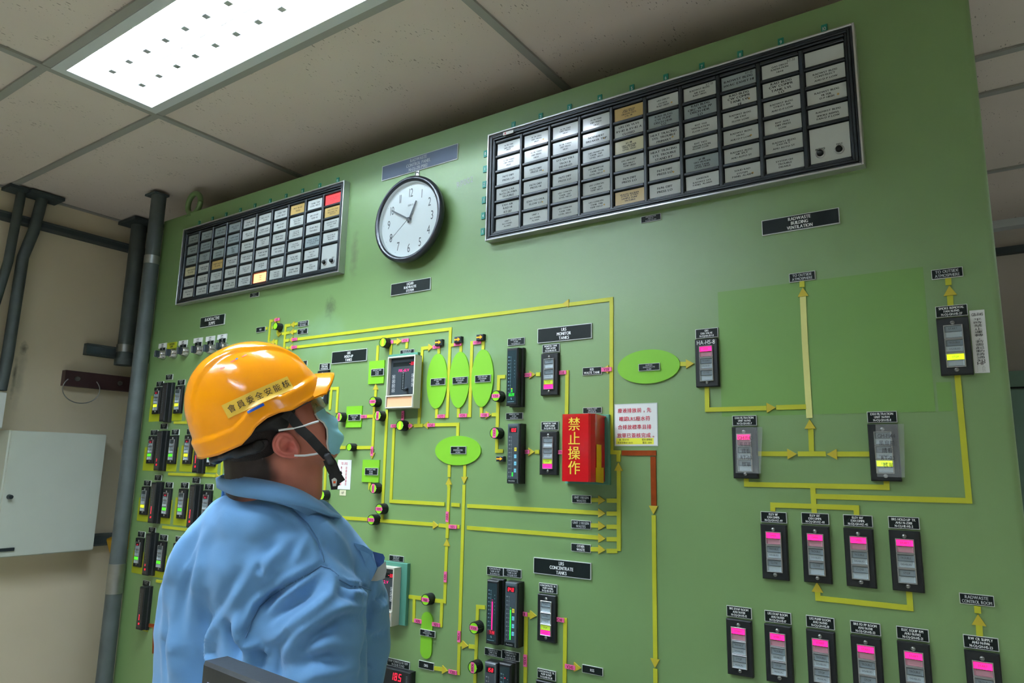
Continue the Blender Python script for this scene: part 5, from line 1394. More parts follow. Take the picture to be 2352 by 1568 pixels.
# ------------------------------------------------------------------ red locked-out cover
tz, bz = RED[1], RED[3]
r = empty('red_cover', (RED[0], PY, tz+CAMZ), 'bright red acrylic cover lettered in yellow over a controller', 'cover')
wf = RED_R[0]-RED[0]; wb_ = RED_BACK[0]-RED[0]; H = tz-bz
out = [(0, 0.), (0, -.086), (.004, -.090), (wf-.004, -.090), (wf, -.087), (wf+.006, -.075), (wb_-.008, -.010), (wb_, -.004), (wb_, 0)]
inn = [(x+(.003 if x < wf/2 else -.003), y+.003 if y < -.02 else y) for x, y in out]
k = MB(); n = len(out); Z0 = bz-tz
vs = []
for z in (Z0, 0):
    vs += [(x, y, z) for x, y in out]; vs += [(x, y, z) for x, y in inn]
N = 2*n
fs = []
for i in range(n-1):
    fs += [(i, i+1, N+i+1, N+i), (n+i+1, n+i, N+n+i, N+n+i+1), (i+1, i, n+i, n+i+1), (N+i, N+i+1, N+n+i+1, N+n+i)]
k.add(vs, fs, 'red_acrylic'); k.box(.003, wb_-.004, -.086+.0, -.002, -.004, -.001, 'red_acrylic'); 
k.build('shell', r)
k = MB()
for q, c in enumerate('禁止操作'): text(k, c, wf*.46, -H*.155-q*H*.215, .0225, 'sign_yellow', -.0905, sx=1.0, bold=.02)
k.build('lettering', r)
# two tape labels on the slanted side
d = Vector((wb_-.008-(wf+.006), .065, 0)).normalized(); nn = Vector((d.y, -d.x, 0))
def side(s, z): p = Vector((wf+.006, -.075, 0))+d*s+nn*.0012; return (p.x, p.y, z)
k = MB(); k.add([side(.004,-H*.79), side(.038,-H*.79), side(.038,-H*.45), side(.004,-H*.45)], [(0,1,2,3)], 'tape_yellow')
p2 = [side(.000,-H*1.0), side(.054,-H*1.02), side(.054,-H*.79), side(.000,-H*.79)]; k.add([(a, b-.0004, c) for a, b, c in p2], [(0,1,2,3)], 'tape_yellow'); k.build('tape', r)
tz2 = REDPLATE[1]; x1 = REDPLATE[0]
k = MB(); k.box(-.118, 0, -.010, 0, -.163, 0, 'teal_plate', .001)
o = tag(k.build('backing_plate', None, (x1, PY, tz2+CAMZ)), 'teal backing plate with controller peeping out behind the red cover', 'plate')
k = MB(); k.box(-.112, -.040, -.034, -.010, -.155, -.012, 'controller_grey'); k.build('covered_controller', o)

# ------------------------------------------------------------------ paper notices
def sheet(name, x0, z0, x1, z1, lb, edge=.0): 
    k = MB(); w, h = (x1-x0)/2, (z0-z1)/2; k.box(-w, w, -.0012, 0, -h, h, 'paper_edge'); k.quad(-w+edge, w-edge, -h+edge, h-edge, -.0014, 'paper')
    return tag(k.build(name, None, ((x0+x1)/2, PY, (z0+z1)/2+CAMZ)), lb, 'notice'), w, h
o, w, h = sheet('paper_notice', *NOTICE, 'square white laminated notice with red Chinese text right of the red cover', .002)
k = MB()
for q, s in enumerate(('廢液排放前，先', '確認LRS廢水符', '合排放標準且排', '放單已簽核完成。')):
    text(k, s, -.003 if q < 3 else .001, h-.016-q*.0192, .0080, 'ink_red', -.0018, w*1.68 if q < 3 else w*1.86, 1.0, .03)
k.quad(-w+.004, w-.010, -h+.004, -h+.018, -.0017, 'strip_yellow')
text(k, '編  號:107011', -w+.024, -h+.0145, .0036, 'black_text', -.0019, .040, .9); text(k, '組別:運轉組', w-.026, -h+.0145, .0036, 'black_text', -.0019, .030, .9)
text(k, '核准日期:107.08.03', -w+.027, -h+.0075, .0036, 'black_text', -.0019, .046, .9); text(k, '電話: 2084', w-.026, -h+.0075, .0036, 'black_text', -.0019, .030, .9)
k.build('print', o)
o, w, h = sheet('paper_notice', *STRIP, 'tall white strip notice beside the SMOKE REMOVAL switch')
o.rotation_euler = (0, .01, 0)
k = MB(); text(k, 'GB-F145', 0, h-.008, .0055, 'black_text', -.0018, w*1.5)
for q, c in enumerate('平時禁止運轉，若需起動請通知'): text(k, c, 0, h-.0175-q*.0058, .0036, 'black_text', -.0018, sx=2.6)
text(k, 'HP', 0, -h+.0175, .0058, 'black_text', -.0018, sx=1.3)
for q in range(4): text(k, '107-%d' % (q*23+1), .003, -h+.0118-q*.0028, .0014, 'black_text', -.0018); k.disc(.0004, -w+.005, -.0018, -h+.0118-q*.0028, 'black_text', 6)
k.build('print', o)
o, w, h = sheet('paper_notice', *LRS, 'white LRS notice with red Chinese column hanging behind the mask strap')
k = MB(); text(k, '知 LRS', 0, h-.011, .0075, 'ink_red', -.0018, w*1.7)
for q, c in enumerate('起動前請通知'): text(k, c, .010, h-.024-q*.0098, .0062, 'ink_red', -.0018); text(k, '單已簽核完成'[q], -.012, h-.024-q*.0098, .0062, 'ink_red', -.0018)
k.build('print', o)
k = MB(); k.box(-.0135, .0135, -.001, 0, -.008, .008, 'window_pale'); text(k, 'HP', 0, 0, .008, 'black_text', -.0013)
tag(k.build('paper_notice', None, ((LRS2[0]+LRS2[2])/2, PY, (LRS2[1]+LRS2[3])/2+CAMZ)), 'small cream HP slip hanging under the white LRS notice', 'notice')
# clear flaps hanging over two switches
for (x0, z0, x1, z1), lb, num in ((FLAP1, 'curled clear plastic flap over the N-F143 switch', 'GH-F143'), (FLAP2, 'curled clear plastic flap over the N-F144 switch', 'GH-F144')):
    k = MB(); w, h = (x1-x0)/2, (z0-z1)/2; vs = []; n = 10
    for j in range(n+1):
        for i in range(n+1):
            u, v = i/n*2-1, j/n*2-1; vs.append((u*w+.002*v, -.0150-.006*(1-v)*.5-.004*u*(1-v), v*h))
    k.add(vs, [(j*(n+1)+i, j*(n+1)+i+1, (j+1)*(n+1)+i+1, (j+1)*(n+1)+i) for j in range(n) for i in range(n)], 'film', True)
    o = tag(k.build('plastic_flap', None, ((x0+x1)/2, PY, (z0+z1)/2+CAMZ)), lb, 'cover')
    k = MB()
    for q, s in enumerate((num, '風扇前', '請看', 'RT-03', '核單')): text(k, s, -.004, h-.022-q*.0135, .0070, 'black_text', -.0235, .036)
    k.build('print', o)

# ------------------------------------------------------------------ things on and before the left wall
WX = X0
def vpipe(name, pts, rad, lb, mt='conduit', rings=None, cat='pipe'):
    k = MB(); k.path(pts, rad, mt, 16)
    o = tag(k.build(name), lb, cat)
    return o
o = vpipe('conduit_pipe', [(WX+.05, 1.215, CEIL-.01), (WX+.05, 1.20, 2.45), (WX+.05, 1.175, 2.33), (WX+.05, 1.172, 1.9), (WX+.05, 1.165, 1.765)], .022, 'grey wall conduit with a gentle bend, second from the left edge')
k = MB(); k.box(WX+.01, WX+.11, 1.15, 1.28, CEIL-.018, CEIL-.004, 'conduit_dark'); k.build('ceiling_flange', o)
o = vpipe('conduit_pipe', [(WX+.05, 1.135, CEIL-.01), (WX+.05, 1.125, 2.3), (WX+.05, 1.10, 2.1), (WX+.05, 1.08, 1.765)], .018, 'leftmost grey wall conduit at the picture edge')
k = MB(); k.box(WX+.01, WX+.10, 1.075, 1.146, CEIL-.018, CEIL-.004, 'conduit_dark'); k.build('ceiling_flange', o)
o = vpipe('conduit_pipe', [(WX+.075, 1.625, CEIL-.01), (WX+.075, 1.628, 1.95)], .034, 'thick short conduit with a capped open lower end')
k = MB(); k.tube((WX+.075, 1.628, 1.955), (WX+.075, 1.628, 1.925), .041, .040, 'conduit', 24); k.build('end_cap', o)
k = MB(); k.tube((WX+.075, 1.628, 2.02), (WX+.075, 1.628, 1.985), .038, .038, 'steel', 24); k.build('pipe_clamp', o)
k = MB(); k.box(WX+.005, WX+.16, 1.56, 1.70, CEIL-.02, CEIL-.004, 'conduit_dark'); k.build('ceiling_flange', o)
def strut(y0, y1, z, lb, s=.021, x=WX):
    k = MB(); k.box(x, x+.030, y0, y1, z-s, z+s, 'conduit_dark'); k.box(x+.028, x+.034, y0, y1, z+s-.008, z+s, 'conduit'); k.box(x+.028, x+.034, y0, y1, z-s, z-s+.008, 'conduit')
    return tag(k.build('wall_strut'), lb, 'bracket')
strut(1.07, 1.76, 2.495, 'long grey channel strut across the conduits just below the ceiling', .018)
strut(1.48, 1.90, 1.985, 'short channel strut behind the foot of the thick conduit', .026)
strut(1.60, 1.90, 1.140, 'short channel strut by the yellow clamp near the electrical box', .026)
k = MB(); k.box(0, .035, 0, .34, -.034, .034, 'plank_brown')
o = tag(k.build('wooden_plank', None, (WX, 1.405, 1.845)), 'dark brown plank bolted to the wall left of the control panel', 'plank')
for y in (.05, .235): 
    k = MB(); k.tube((.034, y, 0), (.046, y, 0), .011, .009, 'steel', 8); k.build('bolt', o)
k = MB(); pts = [(.03+.006*math.cos(t), .075*math.cos(t), .062*math.sin(t)) for t in [math.radians(40-i*260/28) for i in range(29)]]
k.path(pts, .0022, 'steel'); tag(k.build('wire_loop', None, (WX+.012, 1.475, 1.80)), 'thin wire loop hanging under the brown plank', 'wire')
k = MB(); k.box(0, .05, -.05, .05, -.035, .035, 'clamp_yellow', .006); k.box(.048, .060, -.035, .03, -.012, .02, 'clamp_yellow')
o = k.build('beam_clamp', None, (WX+.03, 1.72, 1.125)); o.rotation_euler = (.35, 0, 0); tag(o, 'yellow clamp on the lower channel strut', 'clamp')
# upright pipe beside the control panel
UX, UY = -2.838, 1.467
k = MB(); k.tube((0, 0, 0), (0, 0, CEIL-.012), .029, .029, 'conduit', 24)
o = tag(k.build('upright_pipe', None, (UX, UY, 0)), 'grey upright pipe standing against the left edge of the control panel', 'pipe')
for z0, z1 in ((2.30, 2.335), (.99, 1.10)): k = MB(); k.tube((0, 0, z0), (0, 0, z1), .0305, .0305, 'steel', 24); k.build('sleeve', o)
k = MB(); k.box(-.05, .03, -.035, .028, CEIL-.02, CEIL-.012, 'conduit_dark'); k.build('ceiling_flange', o)
# electrical box
k = MB(); k.box(0, .11, 0, .375, -.497, 0, 'box_paint')
o = tag(k.build('electrical_box', None, (WX, 1.195, 1.604)), 'flat grey electrical box on the cream wall', 'electrical box')
k = MB(); k.box(.11, .122, .006, .372, -.492, -.004, 'box_paint'); k.build('door', o)
k = MB(); k.tube((.122, .028, -.262), (.142, .028, -.262), .010, .008, 'dark_metal', 16); k.build('lock_knob', o)
k = MB(); k.box(.122, .128, .002, .07, -.472, -.460, 'dark_metal'); k.build('latch_strip', o)
k = MB(); k.box(0, .09, -.30, 0, -.145, 0, 'box_paint', .0); k.box(.09, .10, -.30, -.004, -.141, -.004, 'paper')
tag(k.build('electrical_box', None, (WX, 1.175, 1.755)), 'white wall box corner at the extreme left edge of the picture', 'electrical box')
# cabinet far behind, seen past the right edge
k = MB(); k.box(-.9, .9, -.35, 0, 0, 1.905, 'far_green'); o = tag(k.build('green_cabinet', None, (.95, 3.70, 0)), 'grey-green cabinet against the far wall past the panel edge', 'cabinet')
k = MB(); k.box(-.88, .88, -.356, -.35, .04, 1.83, 'far_green'); k.build('cabinet_door', o)
k = MB(); k.box(-.9, .9, -.352, -.349, 1.835, 1.842, 'plate_black'); k.build('seam', o)

# ------------------------------------------------------------------ monitor on its desk, in front
d = Vector((.995, -.10, 0)).normalized(); nrm = Vector((d.y, -d.x, 0))   # along the top edge; facing the viewer
base = Vector(MON_TL)
r = empty('computer_monitor', (base.x+d.x*.24, base.y+d.y*.24, .752), 'black flat monitor at the bottom edge in front of the worker', 'monitor')
r.rotation_euler = (0, 0, math.atan2(d.y, d.x))
MZ = base.z-.752; mw = .24
k = MB(); k.box(-mw, mw, 0, .035, MZ-.31, MZ, 'monitor_black', .004); k.box(-mw*.7, mw*.7, .034, .06, MZ-.26, MZ-.05, 'monitor_black'); k.build('housing', r)
k = MB(); k.quad(-mw+.018, mw-.018, MZ-.29, MZ-.022, -.0004, 'screen_lit'); k.build('screen', r)
k = MB(); k.quad(-mw+.018, -mw+.028, MZ-.032, MZ-.023, -.0008, 'screen_orange')
text(k, '工作簿 - Lotus Notes', -mw+.085, MZ-.0275, .006, 'screen_text', -.0008, .1); text(k, '檔案 編號 機組 核准', -mw+.085, MZ-.042, .0065, 'screen_text', -.0008, .13); k.build('screen_lettering', r)
k = MB(); k.box(-.03, .03, .035, .06, .01, MZ-.2, 'monitor_black'); k.build('stand_neck', r)
k = MB(); k.box(-.12, .12, -.06, .13, 0, .012, 'monitor_black'); k.build('stand_foot', r)
r2 = empty('desk', (-.75, .42, 0), 'plain desk carrying the monitor, below the frame', 'desk'); r2.rotation_euler = (0, 0, math.atan2(d.y, d.x))
k = MB(); k.box(-.5, .5, -.26, .24, .72, .752, 'desk_top'); k.build('top', r2)
for sx_ in (-.46, .46):
    for sy in (-.22, .20): k = MB(); k.box(sx_-.02, sx_+.02, sy-.02, sy+.02, 0, .72, 'desk_leg'); k.build('leg', r2)
# ------------------------------------------------------------------ the worker
mat('skin', (192,120,100), rough=.5, var=.06, vscale=25, bump=.12, bscale=500)
mat('ear_skin', (204,116,104), rough=.45, var=.05, vscale=40)
_m = MATS['skin']; _nt = _m.node_tree; _b = _nt.nodes['Principled BSDF']; _a = _nt.nodes.new('ShaderNodeAttribute'); _a.attribute_name = 'stubble'
_x = _nt.nodes.new('ShaderNodeMix'); _x.data_type = 'RGBA'; _nt.links.new(_a.outputs['Fac'], _x.inputs[0]); _nt.links.new(_b.inputs['Base Color'].links[0].from_socket, _x.inputs[6]); _x.inputs[7].default_value = rgb(40,30,30); _nt.links.new(_x.outputs[2], _b.inputs['Base Color'])
mat('hair', (30,24,24), rough=.7, var=.2, vscale=60, bump=.8, bscale=700)
mat('hair_fade', (92,62,56), rough=.7, var=.2, vscale=160, bump=.5, bscale=900)
mat('helmet_yellow', (242,150,8), rough=.16, spec=.6, coat=.35, var=.02)
mat('helmet_label', (228,186,66), rough=.35)
mat('helmet_dark', (34,36,40), rough=.5)
mat('vent_orange', (235,90,20), rough=.4)
mat('clip_blue', (24,84,170), rough=.35)
mat('strap_black', (16,16,18), rough=.65)
mat('mask_blue', (160,228,252), rough=.75, var=.04, vscale=50)
mat('mask_white', (226,232,232), rough=.7)
mat('lens_brown', (120,82,30), rough=.05, alpha=.72, spec=1.)
mat('temple_brown', (70,58,54), rough=.3)
sh = mat('shirt_blue', (104,154,200), rough=.85, var=.05, vscale=6, bump=.14, bscale=900, sheen=.15)
mat('pocket_shade', (40,70,120), rough=.9)
mat('shirt_seam', (84,124,164), rough=.9)
mat('velcro', (176,182,180), rough=.9)
mat('trousers', (70,100,140), rough=.85, var=.05)
mat('shoe_black', (28,28,30), rough=.5)

person = empty('person', (-1.13, .86, 0), 'worker in a blue work shirt and yellow hard hat looking up at the panel', 'person')
P0 = Vector(person.location)
def child(name, me, label=None):
    o = link(name, me, person, (0,0,0), label); o.location = -P0; return o
HO, HF, HU, HS = Vector(HEAD_O), Vector(HEAD_F), Vector(HEAD_U), Vector(HEAD_S)
def hd(a, b, c=0.): return HO+HF*a+HU*b+HS*c      # head frame: forward, up, towards the near side
EYE = Vector((0, 0, CAMZ))
class Blob:
    def __init__(s): s.v = []; s.f = []
_US = {}
def _unit(seg):
    if seg not in _US:
        h = seg//2; vs = [(0, 0, 1)]
        for a in range(1, h):
            t = math.pi*a/h
            vs += [(math.sin(t)*math.cos(2*math.pi*q/seg), math.sin(t)*math.sin(2*math.pi*q/seg), math.cos(t)) for q in range(seg)]
        vs.append((0, 0, -1)); fs = [(0, 1+q, 1+(q+1)%seg) for q in range(seg)]
        for a in range(h-2):
            k = 1+a*seg; fs += [(k+q, k+seg+q, k+seg+(q+1)%seg, k+(q+1)%seg) for q in range(seg)]
        k = 1+(h-2)*seg; fs += [(k+q, len(vs)-1, k+(q+1)%seg) for q in range(seg)]
        _US[seg] = (vs, fs)
    return _US[seg]
def ellipsoid(bm, centre, ax, ay, az, seg=24):
    vs, fs = _unit(seg); k = len(bm.v); c = Vector(centre)
    flip = ax.cross(ay).dot(az) < 0
    bm.v += [tuple(c+ax*x+ay*y+az*z) for x, y, z in vs]
    bm.f += [tuple(k+q for q in (reversed(f) if flip else f)) for f in fs]
def ball(bm, c, r, seg=20): ellipsoid(bm, c, Vector((r,0,0)), Vector((0,r,0)), Vector((0,0,r)), seg)
def rawmesh(bm, name, mt):
    me = bpy.data.meshes.new(name); me.from_pydata(bm.v, [], bm.f); me.materials.append(MATS[mt]); me.polygons.foreach_set('use_smooth', [True]*len(me.polygons)); return me
def limb(bm, a, b, steps=7):
    for i in range(1, steps):
        t = i/steps; ball(bm, [a[q]*(1-t)+b[q]*t for q in range(3)], a[3]*(1-t)+b[3]*t, 16)
def remesh(bm, name, vox, smooth=6, mt='skin'):
    me = bpy.data.meshes.new(name); me.from_pydata(bm.v, [], bm.f)
    o = bpy.data.objects.new(name, me); COL.objects.link(o)
    m1 = o.modifiers.new('r', 'REMESH'); m1.mode = 'VOXEL'; m1.voxel_size = vox; m1.use_smooth_shade = True
    m2 = o.modifiers.new('s', 'SMOOTH'); m2.factor = .6; m2.iterations = smooth
    dg = bpy.context.evaluated_depsgraph_get(); ev = bpy.data.meshes.new_from_object(o.evaluated_get(dg)); ev.name = name
    bpy.data.objects.remove(o); ev.materials.clear(); ev.materials.append(MATS[mt])
    ev.polygons.foreach_set('use_smooth', [True]*len(ev.polygons)); return ev
def sm(x, a, b): t = min(max((x-a)/(b-a), 0), 1); return t*t*(3-2*t)
# --- body: skull, face, ear and neck as one skin
def he(bm, a, b, c, ra, rb, rc, seg=24): ellipsoid(bm, hd(a, b, c), HF*ra, HU*rb, HS*rc, seg)
bm = Blob()
he(bm, -22, 45, 0, 112, 112, 92); he(bm, 30, -10, 0, 70, 90, 78); he(bm, 48, -70, 0, 55, 62, 64); he(bm, 70, -98, 0, 34, 32, 42)
he(bm, 0, -70, 0, 62, 62, 74); he(bm, 60, 10, 0, 45, 40, 60); he(bm, 104, -38, 0, 16, 22, 15); he(bm, 98, -15, 0, 12, 26, 11); he(bm, 92, -78, 0, 18, 18, 28)
he(bm, 84, 28, 38, 14, 8, 30); he(bm, 84, 28, -38, 14, 8, 30); he(bm, 55, -45, 44, 38, 34, 26); he(bm, 55, -45, -44, 38, 34, 26)
for s in (-1, 1): he(bm, 84, 4, s*34, 12, 10, 14)
for x, y, z, r in NECK: ball(bm, (x, y, z), r)
limb(bm, NECK[0], NECK[1], 3); limb(bm, NECK[3], NECK[4], 3); limb(bm, NECK[6], NECK[7], 3)
bme = remesh(bm, 'body', .0036, 5, 'skin')
at = bme.attributes.new('stubble', 'FLOAT', 'POINT')
iF, iU, iS = [v/v.length_squared for v in (HF, HU, HS)]
for v in bme.vertices:
    q = v.co-HO; a, b_ = q.dot(iF), q.dot(iU)
    edge = -34+.25*(b_+60)+7*noise.noise(v.co*55)           # hairline runs down behind the ear
    f = 1-sm(a, edge-30, edge+8)
    if b_ < -88: f *= 1-sm(-b_, 92, 128)
    f = max(f, (1-sm(abs(a-36), 6, 14))*sm(b_, -46, -30)*.8)     # sideburn
    at.data[v.index].value = f
body = child('body', bme)
# face: eyes and brows sit under the glasses
for s in (-1, 1):
    k = MB(); c = hd(95, 6, s*33); 
    bm = Blob(); ellipsoid(bm, hd(88, 4, s*33), HF*10, HU*8, HS*13, 16); child('eye', rawmesh(bm, 'eye', 'window_white'))
    bm = Blob(); ellipsoid(bm, hd(96, 4, s*34), HF*3, HU*5, HS*5, 12); child('iris', rawmesh(bm, 'iris', 'hair'))
    bm = Blob(); ellipsoid(bm, hd(96, 22, s*36), HF*5, HU*4, HS*20, 12); child('eyebrow', rawmesh(bm, 'eyebrow', 'hair'))
# ears: helix rim, inner fold, bowl and lobe
def ear(s):
    nr_, na = 22, 56; vs = []
    for side in (0, 1):
        for j in range(nr_+1):
            r_ = j/nr_
            for i in range(na):
                t = 2*math.pi*i/na; ct, st = math.cos(t), math.sin(t)
                ra = 25 if ct > 0 else 29; rb_ = 33 if st > 0 else 37*(1-.12*abs(ct))
                a, b_ = ra*ct*r_, rb_*st*r_
                a += 7*(-st if st < 0 else 0)*r_          # lobe swings forward
                front = sm(a, -4, 26)
                h = 14*(1-front)*(1-sm(-b_, 14, 40)*.55)+4                     # flares away from the head at the back
                rimw = 1-sm(a, 6, 24) if b_ < 10 else 1
                h += 6*math.exp(-((r_-.86)/.11)**2)*rimw*(1 if b_ > -24 else .4)
                h += 4.5*math.exp(-((r_-.56)/.12)**2)*(1-sm(a, -2, 14))*(1-sm(-b_, 12, 30))
                h -= 17*math.exp(-(((a-3)/11)**2+((b_+7)/12)**2))
                h -= 4*math.exp(-(((a+2)/8)**2+((b_-14)/7)**2))
                h += 7*math.exp(-(((a-17)/5)**2+((b_+9)/8)**2))               # tragus
                h -= 9*sm(r_, .93, 1.0)
                if side: h = h-7-6*(1-r_)
                vs.append(hd(-5+a, -44+b_, s*(78+h)))
    W_ = (nr_+1)*na
    fs = [(j*na+i, (j+1)*na+i, (j+1)*na+(i+1)%na, j*na+(i+1)%na) for j in range(nr_) for i in range(na)]
    fs += [tuple(W_+q for q in reversed(f)) for f in fs]
    fs += [(nr_*na+i, W_+nr_*na+i, W_+nr_*na+(i+1)%na, nr_*na+(i+1)%na) for i in range(na)]
    mb = MB(); mb.add(vs, fs, 'ear_skin', True); child('ear', mb.mesh('ear'))
for s in (1, -1): ear(s)
# --- hair
bm = Blob()
he(bm, -44, 22, 0, 98, 92, 97); he(bm, -66, -20, 0, 52, 48, 72); he(bm, -50, 4, 0, 54, 46, 90)
child('hair', remesh(bm, 'hair', .0045, 4, 'hair'))
# --- helmet
A0, B0, LA, HB, WC, EX = -27., 30., 150., 182., 120., 2.3
def rim(a, side):
    pts = [(-190, 33), (-165, 16), (-130, 6), (-81, 2), (-55, 12), (-40, 22), (-12, 28), (14, 26), (37, 18), (78, 20), (125, 26), (175, 34)]
    for (p, q), (r_, s_) in zip(pts, pts[1:]):
        if a <= r_: t = min(max((a-p)/(r_-p), 0), 1); v = q*(1-t)+s_*t; break
    else: v = 34
    return v
def shell(az, s):
    """az: 0 front .. 2pi; s: 0 crown .. 1 rim"""
    ca, sa = math.cos(az), math.sin(az)
    th = s*math.pi/2
    f = math.sin(th)**(2/EX); g = math.cos(th)**(2/EX) if s < 1 else 0
    pf = abs(ca)**(2/2.1)*(1 if ca > 0 else -1); ps = abs(sa)**(2/2.1)*(1 if sa > 0 else -1)
    a = A0+(LA+9*sm(ca, -.2, .6))*f*pf; c = WC*f*ps
    rb = rim(a, sa)
    b = rb+(B0+HB-rb)*g
    # the shell leans back a little: the crown sits behind, the brow slopes
    a -= 4*sm(b, 60, 200)
    # front face slopes
    if ca > 0: a -= 5*sm(b, 70, 170)*f*abs(pf)**1.5
    # raised crown panel with two edges that meet at the brow
    halfw = 62-34*sm(a, 20, 120)
    ridge = 1-sm(abs(c), halfw-3.5, halfw+3.5)
    k_ = 10*ridge*sm(b, 92, 122)
    b += k_*.8; a += k_*.4*sm(a, 20, 90)
    # lower band flares out by a step
    st = 1-sm(b-rb, 36, 45)
    c += (8*st)*ps; a += 6*st*pf
    lip = 1-sm(b-rb, 0, 7)
    c += 3.5*lip*ps; a += 3.0*lip*pf
    return a, b, c
NA, NS = 216, 80
vs = []; 
for j in range(NS+1):
    for i in range(NA):
        s_ = (j/NS); s_ = s_**.9 if j else 0.0001
        vs.append(hd(*shell(2*math.pi*i/NA, s_)))
inner = []
for i in range(NA):
    a, b, c = shell(2*math.pi*i/NA, 1.0); inner.append(hd(a*.97+A0*.03, b+1, c*.965))
for i in range(NA):
    a, b, c = shell(2*math.pi*i/NA, .78); inner.append(hd(A0+(a-A0)*.94, b, c*.94))
k0 = len(vs); vs += inner
fs = [(j*NA+i, (j+1)*NA+i, (j+1)*NA+(i+1)%NA, j*NA+(i+1)%NA) for j in range(NS) for i in range(NA)]
fs += [(NS*NA+i, k0+i, k0+(i+1)%NA, NS*NA+(i+1)%NA) for i in range(NA)]
fs += [(k0+i, k0+NA+i, k0+NA+(i+1)%NA, k0+(i+1)%NA) for i in range(NA)]
mb = MB(); mb.add(vs, fs, 'helmet_yellow', True); child('helmet_shell', mb.mesh('helmet_shell'), 'glossy yellow hard hat shell')
HB_ = BVHTree.FromPolygons([tuple(v) for v in vs], fs)
hsd = HS.normalized()
def onshell(a, b, lift=1.2, off=0):
    o_ = hd(a, b, 260); hit = HB_.ray_cast(o_, -hsd)
    p = hit[0] if hit[0] else hd(a, b, 110)
    return tuple(p+hsd*lift*.0008)
# peak
mb = MB(); vs = []; n = 24
for j in range(9):
    u = j/8
    for i in range(n+1):
        t = i/n*2-1; q = abs(t)
        ra, rb_, rc = 110-30*q**2, 80-58*q**1.8, 96*t
        ta, tb, tc = 171-44*q**2.6, 55-37*q**2, 84*t
        vs.append(hd(ra+(ta-ra)*u, rb_+(tb-rb_)*u+5*u*(1-u), rc+(tc-rc)*u))
top = len(vs); vs += [v-HU*3.5 for v in vs]
W_ = n+1
fs = [(j*W_+i, (j+1)*W_+i, (j+1)*W_+i+1, j*W_+i+1) for j in range(8) for i in range(n)]
fs += [(top+j*W_+i, top+j*W_+i+1, top+(j+1)*W_+i+1, top+(j+1)*W_+i) for j in range(8) for i in range(n)]
fs += [(8*W_+i, top+8*W_+i, top+8*W_+i+1, 8*W_+i+1) for i in range(n)]
mb.add(vs, fs, 'helmet_yellow', True); child('helmet_peak', mb.mesh('helmet_peak'), 'curved yellow peak')
# label strip with lettering, blue clip, vents
def patch(name, a0, a1, b0, b1, mt, lift=1.5, n=14, m_=6, shear=0.):
    mb = MB(); vs = [onshell(a0+(a1-a0)*i/n, b0+(b1-b0)*j/m_+shear*(i/n), lift) for j in range(m_+1) for i in range(n+1)]
    mb.add(vs, [(j*(n+1)+i, j*(n+1)+i+1, (j+1)*(n+1)+i+1, (j+1)*(n+1)+i) for j in range(m_) for i in range(n)], mt, True); return child(name, mb.mesh(name))
patch('helmet_label', -82, 68, 66, 98, 'helmet_label', 1.6, shear=-7)
mb = MB()
for q, ch_ in enumerate('會員委全安能核'): text(mb, ch_, -66+q*20.5, 82-q*.9, 12.5, 'black_text', 0, None, .95, fn=lambda x, z: onshell(x, z, 2.4))
child('label_lettering', mb.mesh('label_lettering'))
patch('size_clip', -42, -4, 55, 61, 'clip_blue', 3.5, 10, 2)
for a, b in ((-44, 172), (-18, 176), (8, 176)):
    patch('vent_slot', a-5, a+6, b-1.6, b+1.6, 'vent_orange', 1.0, 4, 2)
patch('vent_slot', -11, -6, 175, 178, 'clip_blue', 2.2, 2, 2)
mb = MB(); 
# rear strap ratchet and side hinge below the rim
bm = Blob(); he(bm, -112, 0, 40, 34, 14, 58, 20); he(bm, -60, -16, 90, 30, 15, 10, 16); he(bm, -150, 4, 0, 18, 16, 40, 16); he(bm, -85, -12, 82, 30, 13, 14)
child('helmet_cradle', remesh(bm, 'helmet_cradle', .004, 3, 'helmet_dark'), 'dark plastic head band and ratchet')
bm = Blob(); he(bm, -55, -15, 101, 13, 13, 5, 24); child('cradle_button', remesh(bm, 'cradle_button', .0022, 2, 'strap_black'))
bm = Blob(); he(bm, -10, 18, 80, 62, 18, 22); he(bm, 5, 5, 86, 22, 20, 12); child('cradle_pad', remesh(bm, 'cradle_pad', .004, 3, 'strap_black'))
# --- straps
def ribbon(name, pts, wdt, mt, th=.0016, side=None):
    pts = [Vector(p) for p in pts]; fine = []
    for i in range(len(pts)-1):
        for q in range(4): fine.append(pts[i].lerp(pts[i+1], q/4))
    fine.append(pts[-1]); vs = []; n = len(fine)
    for i, p in enumerate(fine):
        d = (fine[min(i+1, n-1)]-fine[max(i-1, 0)]).normalized(); v = (EYE-p).normalized(); s_ = d.cross(v).normalized(); up = v
        for q, r_ in ((-1, 0), (1, 0), (1, 1), (-1, 1)): vs.append(p+s_*q*wdt/2-up*r_*th)
    mb = MB(); mb.add(vs, [(i*4+q, i*4+(q+1)%4, (i+1)*4+(q+1)%4, (i+1)*4+q) for i in range(n-1) for q in range(4)], mt); mb.add(vs[:4], [(3,2,1,0)], mt); mb.add(vs[-4:], [(0,1,2,3)], mt)
    return child(name, mb.mesh(name))
ribbon('chin_strap', STRAP, .0165, 'strap_black'); ribbon('chin_strap', STRAP_TAIL, .012, 'strap_black'); ribbon('chin_strap', STRAP_TAIL_B, .009, 'strap_black')
bm = Blob(); p = Vector(STRAP[-1]); ball(bm, p, .008); ball(bm, p+Vector((.005,.003,-.010)), .007); child('strap_buckle', remesh(bm, 'strap_buckle', .003, 2, 'helmet_dark'))
p = Vector(STRAP_TAIL_B[2]); fr_, fu_ = Vector(FIG_R), Vector(FIG_U); vv = (EYE-p).normalized()
mb = MB()
def tri(pts, lift, mt): mb.add([p+fr_*a*.001+fu_*b*.001+vv*lift for a, b in pts], [tuple(range(len(pts)))], mt)
